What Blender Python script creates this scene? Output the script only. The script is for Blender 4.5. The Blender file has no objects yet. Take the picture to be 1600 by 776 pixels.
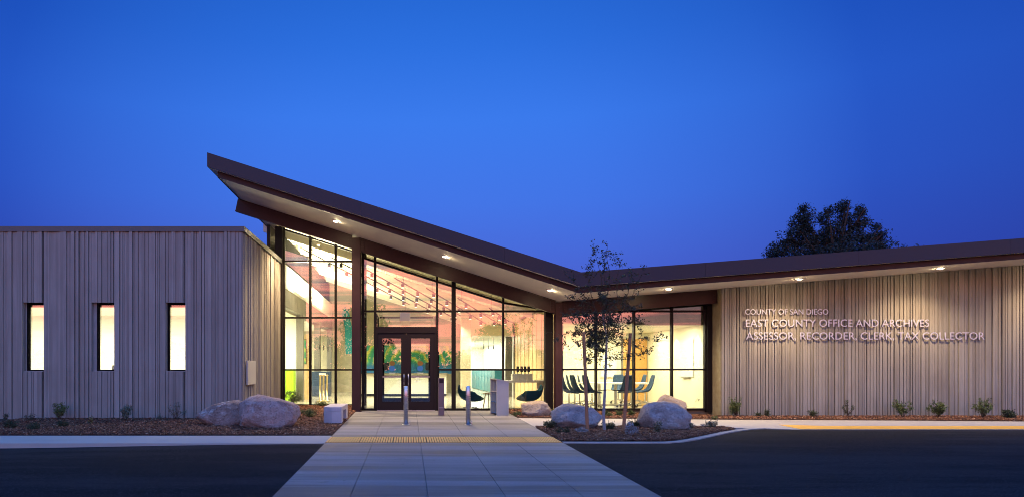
import bpy, bmesh, math, random
import numpy as np
from mathutils import Vector, Matrix, noise

S = bpy.context.scene
C = S.collection
R = math.radians
rnd = random.Random(7)

# ------------------------------------------------------------------ camera
CAM_Z = 1.2
FOC = 1067.0            # focal length in photograph pixels (1600 wide), 24 mm
VX, VY = 638.0, 576.0   # vanishing point of the depth direction (shift lens)
cam_d = bpy.data.cameras.new('camera'); cam = bpy.data.objects.new('camera', cam_d); C.objects.link(cam)
S.camera = cam
cam.location = (0, 0, CAM_Z); cam.rotation_euler = (R(90), 0, 0)
cam_d.sensor_width = 36; cam_d.lens = FOC / 1600 * 36
cam_d.shift_x = (800 - VX) / 1600; cam_d.shift_y = (VY - 388) / 1600
cam_d.clip_end = 3000; cam_d.clip_start = 0.1

# ------------------------------------------------------------------ colour management / render
S.view_settings.view_transform = 'Standard'; S.view_settings.look = 'None'
S.view_settings.exposure = 0; S.view_settings.gamma = 1
S.cycles.use_denoising = True
S.cycles.pixel_filter_type = 'BLACKMAN_HARRIS'; S.cycles.filter_width = 1.0
S.cycles.use_adaptive_sampling = False
try: S.cycles.denoising_prefilter = 'ACCURATE'
except Exception: pass
S.cycles.max_bounces = 8; S.cycles.transparent_max_bounces = 24
S.cycles.diffuse_bounces = 4; S.cycles.glossy_bounces = 4
S.cycles.caustics_reflective = False; S.cycles.caustics_refractive = False
S.cycles.sample_clamp_indirect = 4.0

# ------------------------------------------------------------------ node helper
class NT:
    def __init__(s, tree): s.t = tree
    def n(s, typ, **kw):
        nd = s.t.nodes.new(typ)
        for k, v in kw.items():
            if k == 'inp':
                for kk, vv in v.items():
                    if hasattr(vv, 'is_output'): s.t.links.new(vv, nd.inputs[kk])
                    else: nd.inputs[kk].default_value = vv
            else: setattr(nd, k, v)
        return nd
    def math(s, op, a, b=0.0, clamp=False):
        return s.n('ShaderNodeMath', operation=op, use_clamp=clamp, inp={0: a, 1: b}).outputs[0]
    def mix(s, f, a, b, mode='MIX'):
        nd = s.n('ShaderNodeMix', data_type='RGBA', blend_type=mode)
        for i, v in ((0, f), (6, a), (7, b)):
            if hasattr(v, 'is_output'): s.t.links.new(v, nd.inputs[i])
            else: nd.inputs[i].default_value = v if i == 0 else (tuple(v) + (1,))[:4]
        return nd.outputs[2]
    def ramp(s, f, stops, interp='LINEAR'):
        nd = s.n('ShaderNodeValToRGB'); cr = nd.color_ramp; cr.interpolation = interp
        while len(cr.elements) < len(stops): cr.elements.new(0.5)
        for e, (p, c) in zip(cr.elements, stops):
            e.position = p; e.color = (tuple(c) + (1,))[:4] if not isinstance(c, (int, float)) else (c, c, c, 1)
        s.t.links.new(f, nd.inputs[0]); return nd.outputs[0]
    def noise(s, vec, scale, detail=3, rough=.5, out='Fac'):
        return s.n('ShaderNodeTexNoise', inp={'Vector': vec, 'Scale': scale, 'Detail': detail, 'Roughness': rough}).outputs[out]
    def mapping(s, vec, scale=(1, 1, 1), loc=(0, 0, 0), rot=(0, 0, 0)):
        return s.n('ShaderNodeMapping', inp={'Vector': vec, 'Scale': scale, 'Location': loc, 'Rotation': rot}).outputs[0]

# ------------------------------------------------------------------ world: blue hour, afterglow behind the camera
W = bpy.data.worlds.new('World'); S.world = W; W.use_nodes = True
wt = W.node_tree; bgn = wt.nodes['Background']; q = NT(wt)
gen = q.n('ShaderNodeTexCoord').outputs['Generated']
dirn = q.n('ShaderNodeVectorMath', operation='NORMALIZE', inp={0: gen}).outputs[0]
sep = q.n('ShaderNodeSeparateXYZ', inp={0: dirn})
dx, dy, dz = sep.outputs
elev = q.math('MULTIPLY', q.math('ARCSINE', dz), 2 / math.pi)          # 0 horizon .. 1 zenith
# eastern half (in view)
ea = q.ramp(elev, [(0.0, (.07, .12, .58)), (.09, (.060, .125, .66)), (.15, (.048, .165, .78)), (.22, (.038, .185, .83)), (.28, (.022, .155, .74)), (.33, (.015, .135, .67)), (.6, (.05, .38, 1.45)), (1.0, (.05, .42, 1.6))])
axis = Vector((.03, 1, .22)).normalized()
dot = q.n('ShaderNodeVectorMath', operation='DOT_PRODUCT', inp={0: dirn, 1: tuple(axis)}).outputs['Value']
fall = q.ramp(dot, [(0.0, (.9, .95, .95)), (.50, (.30, .42, .60)), (.72, (.25, .36, .55)), (.77, (.32, .44, .62)), (.85, (.38, .51, .69)), (.90, (.68, .74, .82)), (.975, (1.0, 1.02, 1.0)), (1.0, (1.06, 1.06, 1.02))])
ea = q.mix(1.0, ea, fall, 'MULTIPLY')
# western half (behind the camera): pink afterglow low down
st = q.mapping(dirn, scale=(1.5, 1.5, 26), rot=(0, R(4), 0))
cl = q.noise(st, 2.0, 6, .6)
we = q.ramp(elev, [(0.0, (1.6, .75, .5)), (.05, (.85, .50, .52)), (.08, (.80, .52, .72)), (.115, (.45, .98, 1.65)), (.2, (.22, .66, 1.7)), (.45, (.09, .50, 1.75)), (1.0, (.05, .42, 1.6))])
pinkc = q.ramp(elev, [(0.0, 0.9), (.09, 1.0), (.13, 0.0)])
azm = q.ramp(q.math('MULTIPLY', dy, -1.0), [(.50, .15), (.88, 1.0)], 'EASE')
clm = q.math('MULTIPLY', q.ramp(cl, [(.42, 0.0), (.55, 1.0)]), q.math('MULTIPLY', pinkc, azm))
we = q.mix(q.math('MULTIPLY', clm, .9), we, (5.4, 1.55, 1.25))
wmask = q.ramp(q.math('ADD', q.math('MULTIPLY', dy, -.5), .5), [(.42, 0.0), (.72, 1.0)], 'EASE')
zen = q.ramp(elev, [(.55, 1.0), (.95, 0.0)])
skyc = q.mix(q.math('MULTIPLY', wmask, zen), ea, we)
sk = q.n('ShaderNodeTexSky', sky_type='NISHITA', sun_disc=False, sun_elevation=R(-1.5), sun_rotation=R(180))
skn = q.n('ShaderNodeVectorMath', operation='SCALE', inp={0: sk.outputs[0], 3: .02}).outputs[0]
tot = q.n('ShaderNodeVectorMath', operation='ADD', inp={0: skyc, 1: skn}).outputs[0]
wt.links.new(tot, bgn.inputs[0]); bgn.inputs[1].default_value = 1.0

# ------------------------------------------------------------------ materials
def mat(name, col=(.5, .5, .5), rough=.6, metal=0.0, build=None, spec=None, emit=None, estr=0):
    m = bpy.data.materials.new(name); m.use_nodes = True
    t = NT(m.node_tree); b = m.node_tree.nodes['Principled BSDF']
    b.inputs['Base Color'].default_value = tuple(col) + (1,); b.inputs['Roughness'].default_value = rough
    b.inputs['Metallic'].default_value = metal
    if spec is not None: b.inputs['Specular IOR Level'].default_value = spec
    if metal == 0 and sum(col) < .3 and spec is None: b.inputs['Specular IOR Level'].default_value = .2
    if emit: b.inputs['Emission Color'].default_value = tuple(emit) + (1,); b.inputs['Emission Strength'].default_value = estr
    if build: build(t, b)
    return m
def L(t, a, b): t.t.links.new(a, b)
def objc(t): return t.n('ShaderNodeTexCoord').outputs['Object']
def bump(t, b, h, strength=.3, dist=.01):
    L(t, t.n('ShaderNodeBump', inp={'Height': h, 'Strength': strength, 'Distance': dist}).outputs[0], b.inputs['Normal'])
def island(t): return t.n('ShaderNodeNewGeometry').outputs['Random Per Island']
def rgb_scale(c, k): return tuple(v * k for v in c)

SPEC = {'dark_bronze_metal': .25, 'grey_metal_coping': .4}
def varied(name, col, rough=.6, amp=.25, scale=6, bs=.15, bd=.004, metal=0.0, fine=90):
    def f(t, b):
        o = objc(t); n1 = t.noise(o, scale, 5, .6); n2 = t.noise(o, fine, 3, .6)
        c = t.mix(t.ramp(n1, [(.3, 0.0), (.7, 1.0)]), rgb_scale(col, 1 - amp), rgb_scale(col, 1 + amp))
        L(t, c, b.inputs['Base Color']); bump(t, b, n2, bs, bd)
        L(t, t.ramp(n1, [(.2, max(0, rough - .12)), (.8, min(1, rough + .12))]), b.inputs['Roughness'])
    return mat(name, col, rough, metal, f, spec=SPEC.get(name))

def f_concrete(t, b):
    o = objc(t)
    isl = island(t)
    s1 = t.noise(t.mapping(o, scale=(5, 5, .25)), 3.0, 5, .65)       # vertical streaks
    s2 = t.noise(t.mapping(o, scale=(1, 1, .7)), 1.3, 4, .6)
    s3 = t.noise(o, 60, 3, .7)
    base = t.mix(isl, (.205, .188, .164), (.295, .275, .245))
    base = t.mix(t.ramp(s1, [(.45, 0.0), (.75, .40)]), base, (.40, .38, .35))
    base = t.mix(t.ramp(s2, [(.45, 0.0), (.75, .55)]), base, (.20, .165, .14))
    vor = t.n('ShaderNodeTexVoronoi', inp={'Vector': o, 'Scale': 28.0}).outputs['Distance']
    pit = t.ramp(vor, [(.05, 1.0), (.10, 0.0)])
    base = t.mix(t.math('MULTIPLY', pit, .5), base, (.10, .09, .08))
    L(t, base, b.inputs['Base Color']); bump(t, b, t.math('SUBTRACT', s3, t.math('MULTIPLY', pit, .6)), .35, .006)
M = {}
M['concrete'] = mat('board_formed_concrete', rough=.85, build=f_concrete)
def f_ret(t, b):
    o = objc(t); a = t.noise(o, 5, 6, .65); c = t.noise(o, 55, 3, .6)
    L(t, t.mix(t.ramp(a, [(.3, 0.0), (.7, 1.0)]), (.24, .19, .10), (.36, .31, .20)), b.inputs['Base Color']); bump(t, b, c, .4, .01)
M['smooth_concrete'] = mat('smooth_concrete', rough=.8, build=f_ret)
M['steel'] = varied('brown_painted_steel', (.038, .017, .018), .42, .15, 3, .05, .002)
M['fascia'] = varied('dark_bronze_metal', (.040, .031, .040), .5, .12, 1.5, .04, .002)
M['cap'] = varied('grey_metal_coping', (.075, .078, .085), .45, .1, 2, .04, .002)
M['frame'] = mat('dark_window_frame', (.012, .009, .009), .5, spec=.1)
M['shade'] = mat('olive_roller_shade', (.22, .19, .10), .8)
M['reveal'] = mat('matt_black_reveal', (.010, .009, .009), .9, spec=.02)
M['doorframe'] = mat('dark_bronze_door', (.013, .008, .010), .5, spec=.15)
M['soffit'] = varied('pale_soffit_board', (.80, .74, .64), .8, .04, 2, .05, .002)
M['white_wall'] = varied('white_plaster', (.80, .78, .70), .9, .03, 2, .02, .001)
M['cream_wall'] = varied('cream_plaster', (.74, .69, .52), .9, .03, 2, .02, .001)
M['ceil'] = varied('pale_ceiling', (.82, .77, .62), .85, .04, 3, .03, .001)
M['int_conc'] = varied('pale_interior_concrete', (.40, .36, .25), .8, .15, 3, .2, .004)
M['grey_paint'] = mat('grey_painted_steel', (.14, .13, .11), .5)
M['black'] = mat('black_metal', (.012, .012, .013), .4)
def f_floor(t, b):
    o = objc(t); a = t.noise(o, 2.5, 5, .6); L(t, t.mix(a, (.30, .27, .20), (.46, .42, .33)), b.inputs['Base Color'])
M['polished'] = mat('polished_concrete_floor', rough=.16, build=f_floor)
M['green'] = mat('lime_green_laminate', (.33, .60, .01), .4)
M['navy'] = mat('navy_laminate', (.03, .05, .09), .5)
M['teal'] = varied('teal_laminate', (.015, .16, .22), .45, .12, 3, .02, .001)
M['chairteal'] = varied('dark_teal_upholstery', (.010, .075, .095), .8, .2, 8, .2, .002)
M['chairblue'] = varied('slate_blue_upholstery', (.030, .055, .098), .8, .2, 8, .2, .002)
M['whitelam'] = mat('white_laminate', (.78, .75, .66), .4)
M['chrome'] = mat('polished_chrome', (.6, .6, .6), .15, 1.0)
M['brass'] = mat('satin_brass', (.55, .42, .22), .3, 1.0)
def f_steelb(t, b):
    o = objc(t); a = t.noise(t.mapping(o, scale=(1, 1, 60)), 4, 3, .6)
    L(t, t.ramp(a, [(.3, .22), (.7, .36)]), b.inputs['Roughness'])
M['stainless'] = mat('brushed_stainless', (.56, .56, .58), .28, 1.0, build=f_steelb)
M['aluminium'] = mat('brushed_aluminium_lettering', (.58, .63, .72), .36, .55)
M['kiosk'] = varied('pale_grey_powder_coat', (.40, .385, .365), .55, .05, 3, .04, .002)
M['kioskin'] = mat('blue_kiosk_liner', (.03, .10, .28), .5)
M['post'] = varied('brown_enamel', (.20, .12, .11), .45, .08, 4, .03, .002)
M['bench'] = varied('precast_bench_concrete', (.46, .42, .42), .8, .08, 5, .2, .004)
def f_wood(t, b):
    o = objc(t); isl = island(t)
    g = t.noise(t.mapping(o, scale=(9, 9, .6)), 6, 5, .6)
    c = t.mix(g, (.38, .24, .09), (.66, .47, .22)); c = t.mix(t.math('MULTIPLY', isl, .45), c, (.72, .56, .32))
    L(t, c, b.inputs['Base Color'])
M['slat'] = mat('pale_timber_cladding', rough=.5, build=f_wood)
def f_door(t, b):
    o = objc(t); g = t.noise(t.mapping(o, scale=(10, 10, .7)), 5, 5, .6); L(t, t.mix(g, (.42, .22, .05), (.58, .34, .10)), b.inputs['Base Color'])
M['wooddoor'] = mat('honey_timber_door', rough=.45, build=f_door)
def f_stake(t, b):
    o = objc(t); g = t.noise(t.mapping(o, scale=(12, 12, 1.2)), 5, 5, .7)
    L(t, t.mix(g, (.20, .085, .035), (.42, .22, .11)), b.inputs['Base Color']); bump(t, b, g, .5, .006)
M['stake'] = mat('weathered_pine_stake', rough=.8, build=f_stake)
M['rubber'] = mat('black_rubber', (.01, .01, .01), .7)
def f_asph(t, b):
    o = objc(t); a = t.noise(t.mapping(o, scale=(.16, 1.0, 1)), 1.1, 7, .7); f = t.noise(o, 120, 3, .8); p = t.noise(o, 380, 2, .6)
    c = t.mix(t.ramp(a, [(.42, 0.0), (.58, 1.0)]), (.006, .007, .010), (.030, .029, .031))
    f2 = t.noise(o, 38, 4, .75)
    c = t.mix(t.ramp(f2, [(.40, .6), (.60, 0.0)]), c, (.004, .004, .006))
    p2 = t.noise(o, 55, 2, .6)
    c = t.mix(t.ramp(p2, [(.56, 0.0), (.66, .55)]), c, (.075, .075, .082)); c = t.mix(t.ramp(p, [(.58, 0.0), (.72, .6)]), c, (.11, .11, .115))
    L(t, c, b.inputs['Base Color']); bump(t, b, f, .6, .008)
    L(t, t.ramp(a, [(.3, .85), (.7, 1.0)]), b.inputs['Roughness'])
M['asphalt'] = mat('fresh_asphalt', rough=.8, build=f_asph, spec=.06)
def f_walk(t, b):
    o = objc(t)
    br = t.noise(t.mapping(o, scale=(.07, 1.0, 1), rot=(0, 0, R(1.5))), 1.5, 7, .68)       # broom streaks across the walk
    fb = t.noise(t.mapping(o, scale=(2, 60, 1)), 6, 2, .6); sp = t.noise(o, 90, 3, .7); bl = t.noise(o, .8, 4, .6)
    c = t.mix(t.ramp(br, [(.42, 0.0), (.50, .55), (.58, 1.0)]), (.075, .075, .08), (.25, .24, .24))
    c = t.mix(t.math('MULTIPLY', t.ramp(bl, [(.4, 0.0), (.7, 1.0)]), .3), c, (.24, .23, .225))
    c = t.mix(t.ramp(t.noise(o, 48, 3, .7), [(.50, 0.0), (.64, .45)]), c, (.09, .085, .085))
    sn = t.noise(t.mapping(o, loc=(5, 3, 0)), 2.6, 6, .75); c = t.mix(t.ramp(sn, [(.60, 0.0), (.70, .45)]), c, (.07, .065, .065))
    spot = t.n('ShaderNodeTexVoronoi', inp={'Vector': o, 'Scale': 2.2}).outputs['Distance']; c = t.mix(t.ramp(spot, [(.035, .6), (.06, 0.0)]), c, (.05, .045, .045))
    L(t, c, b.inputs['Base Color']); bump(t, b, t.math('ADD', fb, sp), .25, .003)
    L(t, t.ramp(br, [(.3, .55), (.7, .8)]), b.inputs['Roughness'])
M['walk'] = mat('broomed_concrete_paving', rough=.7, build=f_walk)
def f_side(t, b):
    o = objc(t); a = t.noise(o, .9, 5, .6); sp = t.noise(o, 70, 3, .7)
    c = t.mix(a, (.30, .275, .25), (.44, .41, .37)); L(t, t.mix(t.math('MULTIPLY', sp, .3), c, (.28, .27, .26)), b.inputs['Base Color']); bump(t, b, sp, .2, .003)
M['sidewalk'] = mat('pale_concrete_sidewalk', rough=.75, build=f_side)
M['kerb'] = varied('kerb_concrete', (.30, .285, .275), .8, .2, 3, .3, .004)
M['tactile_base'] = varied('dark_tactile_base', (.16, .085, .03), .8)  # tile base plates, darker than the raised bars
M['tactile'] = varied('yellow_tactile_paving', (.88, .43, .11), .6, .14, 5, .1, .002)
M['yellow'] = varied('worn_yellow_tactile_surface', (.72, .37, .03), .6, .12, 6, .2, .003)
def f_mulch(t, b):
    o = objc(t); a = t.noise(o, 22, 4, .8); c = t.noise(o, 1.5, 3, .5)
    k = t.mix(t.ramp(a, [(.35, 0.0), (.65, 1.0)]), (.018, .009, .006), (.12, .052, .028)); L(t, t.mix(t.math('MULTIPLY', c, .4), k, (.05, .02, .012)), b.inputs['Base Color']); bump(t, b, a, 1.0, .03)
M['mulch'] = mat('bark_mulch', rough=.9, build=f_mulch)
def f_chip(t, b):
    L(t, t.ramp(island(t), [(0, (.03, .010, .006)), (.35, (.09, .030, .014)), (.75, (.21, .075, .032)), (.95, (.34, .17, .09)), (1, (.5, .36, .24))]), b.inputs['Base Color'])
M['chip'] = mat('bark_chips', rough=.85, build=f_chip)
def rock(name, c1, c2, c3, veins=.5):
    def f(t, b):
        o = objc(t); a = t.noise(o, 2.4, 6, .7); sp = t.noise(o, 24, 5, .85); w = t.noise(t.mapping(o, scale=(1, 1, 1.7), rot=(.4, .6, 0)), 3.6, 8, .8); g = t.noise(o, 55, 3, .8)
        c = t.mix(t.ramp(a, [(.40, 0.0), (.58, 1.0)]), c1, c2)
        c = t.mix(t.math('MULTIPLY', t.ramp(w, [(.53, 0.0), (.59, 1.0)]), veins), c, c3)
        c = t.mix(t.ramp(sp, [(.53, 0.0), (.63, .85)]), c, rgb_scale(c1, .28)); c = t.mix(t.ramp(g, [(.56, 0.0), (.66, .7)]), c, rgb_scale(c3, 1.15))
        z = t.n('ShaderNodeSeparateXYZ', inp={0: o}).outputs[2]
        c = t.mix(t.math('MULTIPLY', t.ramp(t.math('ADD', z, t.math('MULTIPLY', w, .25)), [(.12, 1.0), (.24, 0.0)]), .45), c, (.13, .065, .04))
        L(t, c, b.inputs['Base Color']); bump(t, b, t.math('ADD', t.math('MULTIPLY', sp, .7), w), 1.0, .10)
    return mat(name, rough=.85, build=f)
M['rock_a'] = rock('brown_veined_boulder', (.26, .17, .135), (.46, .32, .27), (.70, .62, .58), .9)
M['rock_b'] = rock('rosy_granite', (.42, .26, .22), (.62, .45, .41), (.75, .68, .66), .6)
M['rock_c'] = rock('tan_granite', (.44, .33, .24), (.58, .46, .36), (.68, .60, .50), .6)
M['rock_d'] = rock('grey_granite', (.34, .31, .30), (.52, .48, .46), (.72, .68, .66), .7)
def leafm(name, c1, c2, c3=None, tr=.15):
    def f(t, b):
        L(t, t.ramp(island(t), [(0, c1), (.75, c2), (1, c3 or c2)]), b.inputs['Base Color'])
        b.inputs['Subsurface Weight'].default_value = 0
    return mat(name, rough=.6, build=f)
M['leaf'] = leafm('green_leaves', (.035, .060, .012), (.085, .13, .030), (.16, .20, .05))
M['leaf_dark'] = leafm('dark_leaves', (.012, .022, .008), (.035, .055, .018), (.06, .08, .03))
M['leaf_grey'] = leafm('grey_green_leaves', (.07, .085, .055), (.15, .17, .12), (.24, .25, .2))
M['leaf_silver'] = leafm('silver_leaves', (.16, .17, .17), (.30, .31, .32), (.45, .45, .46))
M['leaf_oak'] = leafm('small_oak_leaves', (.010, .016, .006), (.032, .044, .015), (.07, .08, .03))
M['leaf_far'] = leafm('far_tree_leaves', (.006, .008, .005), (.016, .019, .009), (.026, .03, .015))
M['leaf_yel'] = leafm('yellow_green_leaves', (.10, .11, .02), (.20, .19, .05), (.3, .26, .08))
def f_bark(t, b):
    o = objc(t); a = t.noise(o, 18, 4, .7); L(t, t.mix(a, (.17, .16, .17), (.36, .35, .36)), b.inputs['Base Color']); bump(t, b, a, .5, .005)
M['bark'] = mat('pale_grey_bark', rough=.85, build=f_bark)
M['twig'] = mat('brown_twig', (.07, .045, .03), .8)
M['lamp'] = mat('lit_lamp_lens', (1, 1, 1), .5, emit=(1, .78, .46), estr=700)
M['lampin'] = mat('lit_lobby_lamp_lens', (1, 1, 1), .5, emit=(1, .88, .62), estr=13)
M['decal_brown'] = mat('brown_gold_decal', (.16, .09, .02), .5)
M['decal_blue'] = mat('blue_decal', (.02, .12, .34), .5)
M['decal_white'] = mat('white_decal', (.75, .75, .72), .6)
M['screen'] = mat('dark_screen', (.02, .02, .025), .2)
def f_glass(t, b):
    m = t.t
    for nd in list(m.nodes):
        if nd.type != 'OUTPUT_MATERIAL': m.nodes.remove(nd)
    out = [nd for nd in m.nodes if nd.type == 'OUTPUT_MATERIAL'][0]
    fr = t.n('ShaderNodeFresnel', inp={'IOR': 1.45}).outputs[0]
    fac = t.math('ADD', t.math('MULTIPLY', fr, .9), .062, True)
    tr = t.n('ShaderNodeBsdfTransparent', inp={'Color': (.95, .975, .95, 1)}).outputs[0]
    gl = t.n('ShaderNodeBsdfGlossy', inp={'Color': (1, 1, 1, 1), 'Roughness': 0.0}).outputs[0]
    mx = t.n('ShaderNodeMixShader', inp={0: fac, 1: tr, 2: gl}).outputs[0]
    m.links.new(mx, out.inputs['Surface'])
M['glass'] = bpy.data.materials.new('window_glass'); M['glass'].use_nodes = True
f_glass(NT(M['glass'].node_tree), None)
def f_mural(t, b):
    o = objc(t)
    wv = t.noise(o, .8, 3, .6, 'Color')
    d = t.n('ShaderNodeVectorMath', operation='ADD', inp={0: o, 1: t.n('ShaderNodeVectorMath', operation='SCALE', inp={0: wv, 3: .7}).outputs[0]}).outputs[0]
    ln = t.n('ShaderNodeVectorMath', operation='LENGTH', inp={0: t.mapping(d, scale=(1, .1, 1), loc=(-.4, 0, .2))}).outputs['Value']
    r = t.math('FRACT', t.math('MULTIPLY', ln, 2.3))
    c = t.ramp(r, [(0, (.02, .22, .08)), (.22, (.05, .42, .10)), (.42, (.55, .60, .05)), (.55, (.80, .55, .04)), (.68, (.04, .34, .12)), (.85, (.01, .20, .16)), (1, (.02, .30, .10))])
    z = t.n('ShaderNodeSeparateXYZ', inp={0: d}).outputs[2]
    c = t.mix(t.ramp(z, [(-.0, 1.0), (.25, 0.0)]), c, (.01, .12, .42))
    fb = t.noise(t.mapping(d, scale=(6, 1, 9)), 2.5, 4, .7)
    c = t.mix(t.ramp(fb, [(.4, 0.0), (.62, .7)]), c, (.03, .20, .16))
    L(t, c, b.inputs['Base Color'])
M['mural'] = mat('painted_mural', rough=.6, build=f_mural)

# ------------------------------------------------------------------ mesh helpers
class MB:
    def __init__(s): s.v = []; s.f = []; s.sm = []
    def add(s, vs, fs, smooth=False):
        k = len(s.v); s.v += [tuple(p) for p in vs]; s.f += [tuple(i + k for i in f) for f in fs]; s.sm += [smooth] * len(fs); return s
    def box(s, x0, x1, y0, y1, z0, z1):
        return s.add([(x0, y0, z0), (x1, y0, z0), (x1, y1, z0), (x0, y1, z0), (x0, y0, z1), (x1, y0, z1), (x1, y1, z1), (x0, y1, z1)],
                     [(0, 3, 2, 1), (4, 5, 6, 7), (0, 1, 5, 4), (1, 2, 6, 5), (2, 3, 7, 6), (3, 0, 4, 7)])
    def prism_y(s, poly, y0, y1):       # polygon in (x,z), counter-clockwise seen from -y
        n = len(poly)
        vs = [(x, y0, z) for x, z in poly] + [(x, y1, z) for x, z in poly]
        return s.add(vs, [tuple(range(n)), tuple(range(2 * n - 1, n - 1, -1))] + [(i, i + n, (i + 1) % n + n, (i + 1) % n) for i in range(n)])
    def prism_z(s, poly, z0, z1):       # polygon in (x,y), ccw from above
        n = len(poly)
        vs = [(x, y, z0) for x, y in poly] + [(x, y, z1) for x, y in poly]
        return s.add(vs, [tuple(range(n - 1, -1, -1)), tuple(range(n, 2 * n))] + [(i, (i + 1) % n, (i + 1) % n + n, i + n) for i in range(n)])
    def tube(s, pts, rad, n=8, caps=True, smooth=True):
        pts = [Vector(p) for p in pts]; k = len(pts)
        if not hasattr(rad, '__len__'): rad = [rad] * k
        vs = []
        for i, p in enumerate(pts):
            d = (pts[min(i + 1, k - 1)] - pts[max(i - 1, 0)]).normalized()
            a = d.cross(Vector((0, 0, 1)))
            if a.length < .05: a = d.cross(Vector((1, 0, 0)))
            a.normalize(); b2 = d.cross(a)
            for j in range(n):
                t = 2 * math.pi * j / n; vs.append(p + (a * math.cos(t) + b2 * math.sin(t)) * rad[i])
        fs = [(i * n + j, i * n + (j + 1) % n, (i + 1) * n + (j + 1) % n, (i + 1) * n + j) for i in range(k - 1) for j in range(n)]
        s.add(vs, fs, smooth)
        if caps: s.add(vs[:n], [tuple(range(n - 1, -1, -1))]); s.add(vs[-n:], [tuple(range(n))])
        return s
    def lathe(s, prof, n=20, c=(0, 0), smooth=True):
        vs = [(c[0] + r * math.cos(2 * math.pi * j / n), c[1] + r * math.sin(2 * math.pi * j / n), z) for r, z in prof for j in range(n)]
        fs = [(i * n + j, i * n + (j + 1) % n, (i + 1) * n + (j + 1) % n, (i + 1) * n + j) for i in range(len(prof) - 1) for j in range(n)]
        return s.add(vs, fs, smooth)
    def xform(s, mtx):
        s.v = [tuple(mtx @ Vector(p)) for p in s.v]; return s
    def build(s, name, m, parent=None, bevel=0):
        me = bpy.data.meshes.new(name); me.from_pydata(s.v, [], s.f); me.materials.append(m)
        if any(s.sm): me.polygons.foreach_set('use_smooth', s.sm)
        me.update()
        o = bpy.data.objects.new(name, me); C.objects.link(o)
        if parent: o.parent = parent
        if bevel:
            md = o.modifiers.new('edge', 'BEVEL'); md.width = bevel; md.segments = 2; md.limit_method = 'ANGLE'
        return o
def bx(name, m, parent, *b, bevel=0): return MB().box(*b).build(name, m, parent, bevel)
def tag(o, label=None, cat=None, group=None, kind=None):
    if label: o['label'] = label
    if cat: o['category'] = cat
    if group: o['group'] = group
    if kind: o['kind'] = kind
    return o
def root(name, label, cat, loc=(0, 0, 0), rz=0, group=None):
    o = bpy.data.objects.new(name, None); C.objects.link(o); o.location = loc; o.rotation_euler = (0, 0, rz)
    o.empty_display_size = .2
    return tag(o, label, cat, group)
def dup(rt, loc, rz, label, group=None, scale=None):
    def cp(o, par):
        c = o.copy(); C.objects.link(c); c.parent = par
        for ch in o.children: cp(ch, c)
        return c
    c = cp(rt, None); c.location = loc; c.rotation_euler = (0, 0, rz); c['label'] = label
    if group: c['group'] = group
    if scale: c.scale = scale
    return c
def smooth(a, b, x):
    t = max(0, min(1, (x - a) / (b - a))); return t * t * (3 - 2 * t)

# ------------------------------------------------------------------ terrain function
def G(x, y):
    p = .0165 * (min(y, 19.85) - 19.85); p = max(p, -.40)
    qv = min(p, -.14); r = smooth(3.5, 8.8, x)
    return p * (1 - r) + qv * r
def road_z(x, y): return G(x, y) - .012 - .085 * smooth(-1.6, -8.5, x) * smooth(9.3, 12.0, y)
def hit(px, py, off=0.0, f=G):      # where the ray through a photograph pixel meets the ground
    y = 15.0
    for _ in range(60):
        x = (px - VX) * y / FOC; z = f(x, y) + off
        y = .5 * y + .5 * (CAM_Z - z) * FOC / (py - VY)
    return (px - VX) * y / FOC, y
def XY(px, y): return (px - VX) * y / FOC
def ZY(py, y): return CAM_Z + (VY - py) * y / FOC

def slab(name, poly, m, off=0.0, thick=.12, step=.6, f=G, parent=None, kind='structure', jitter=0):
    bm = bmesh.new(); fc = bm.faces.new([bm.verts.new((x, y, 0)) for x, y in poly])
    bmesh.ops.recalc_face_normals(bm, faces=bm.faces)
    xs = [p[0] for p in poly]; ys = [p[1] for p in poly]
    for ax, lo, hi in ((0, min(xs), max(xs)), (1, min(ys), max(ys))):
        k = math.floor(lo / step) * step + step
        while k < hi:
            co = (k, 0, 0) if ax == 0 else (0, k, 0); no = (1, 0, 0) if ax == 0 else (0, 1, 0)
            bmesh.ops.bisect_plane(bm, geom=bm.verts[:] + bm.edges[:] + bm.faces[:], plane_co=co, plane_no=no); k += step
    for v in bm.verts:
        v.co.z = f(v.co.x, v.co.y) + off
        if jitter and not v.is_boundary: v.co.z += jitter * (noise.noise(Vector((v.co.x * 1.7, v.co.y * 1.7, 3))) + .6 * noise.noise(Vector((v.co.x * 6, v.co.y * 6, 9))))
    for fa in bm.faces:
        if fa.normal.z < 0: fa.normal_flip()
    be = [e for e in bm.edges if e.is_boundary]
    if thick:
        r = bmesh.ops.extrude_edge_only(bm, edges=be)
        for v in r['geom']:
            if isinstance(v, bmesh.types.BMVert): v.co.z -= thick
        bmesh.ops.recalc_face_normals(bm, faces=bm.faces)
    if jitter:
        for fa in bm.faces: fa.smooth = True
    me = bpy.data.meshes.new(name); bm.to_mesh(me); bm.free(); me.materials.append(m)
    o = bpy.data.objects.new(name, me); C.objects.link(o)
    if parent: o.parent = parent
    elif kind: o['kind'] = kind
    return o

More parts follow.
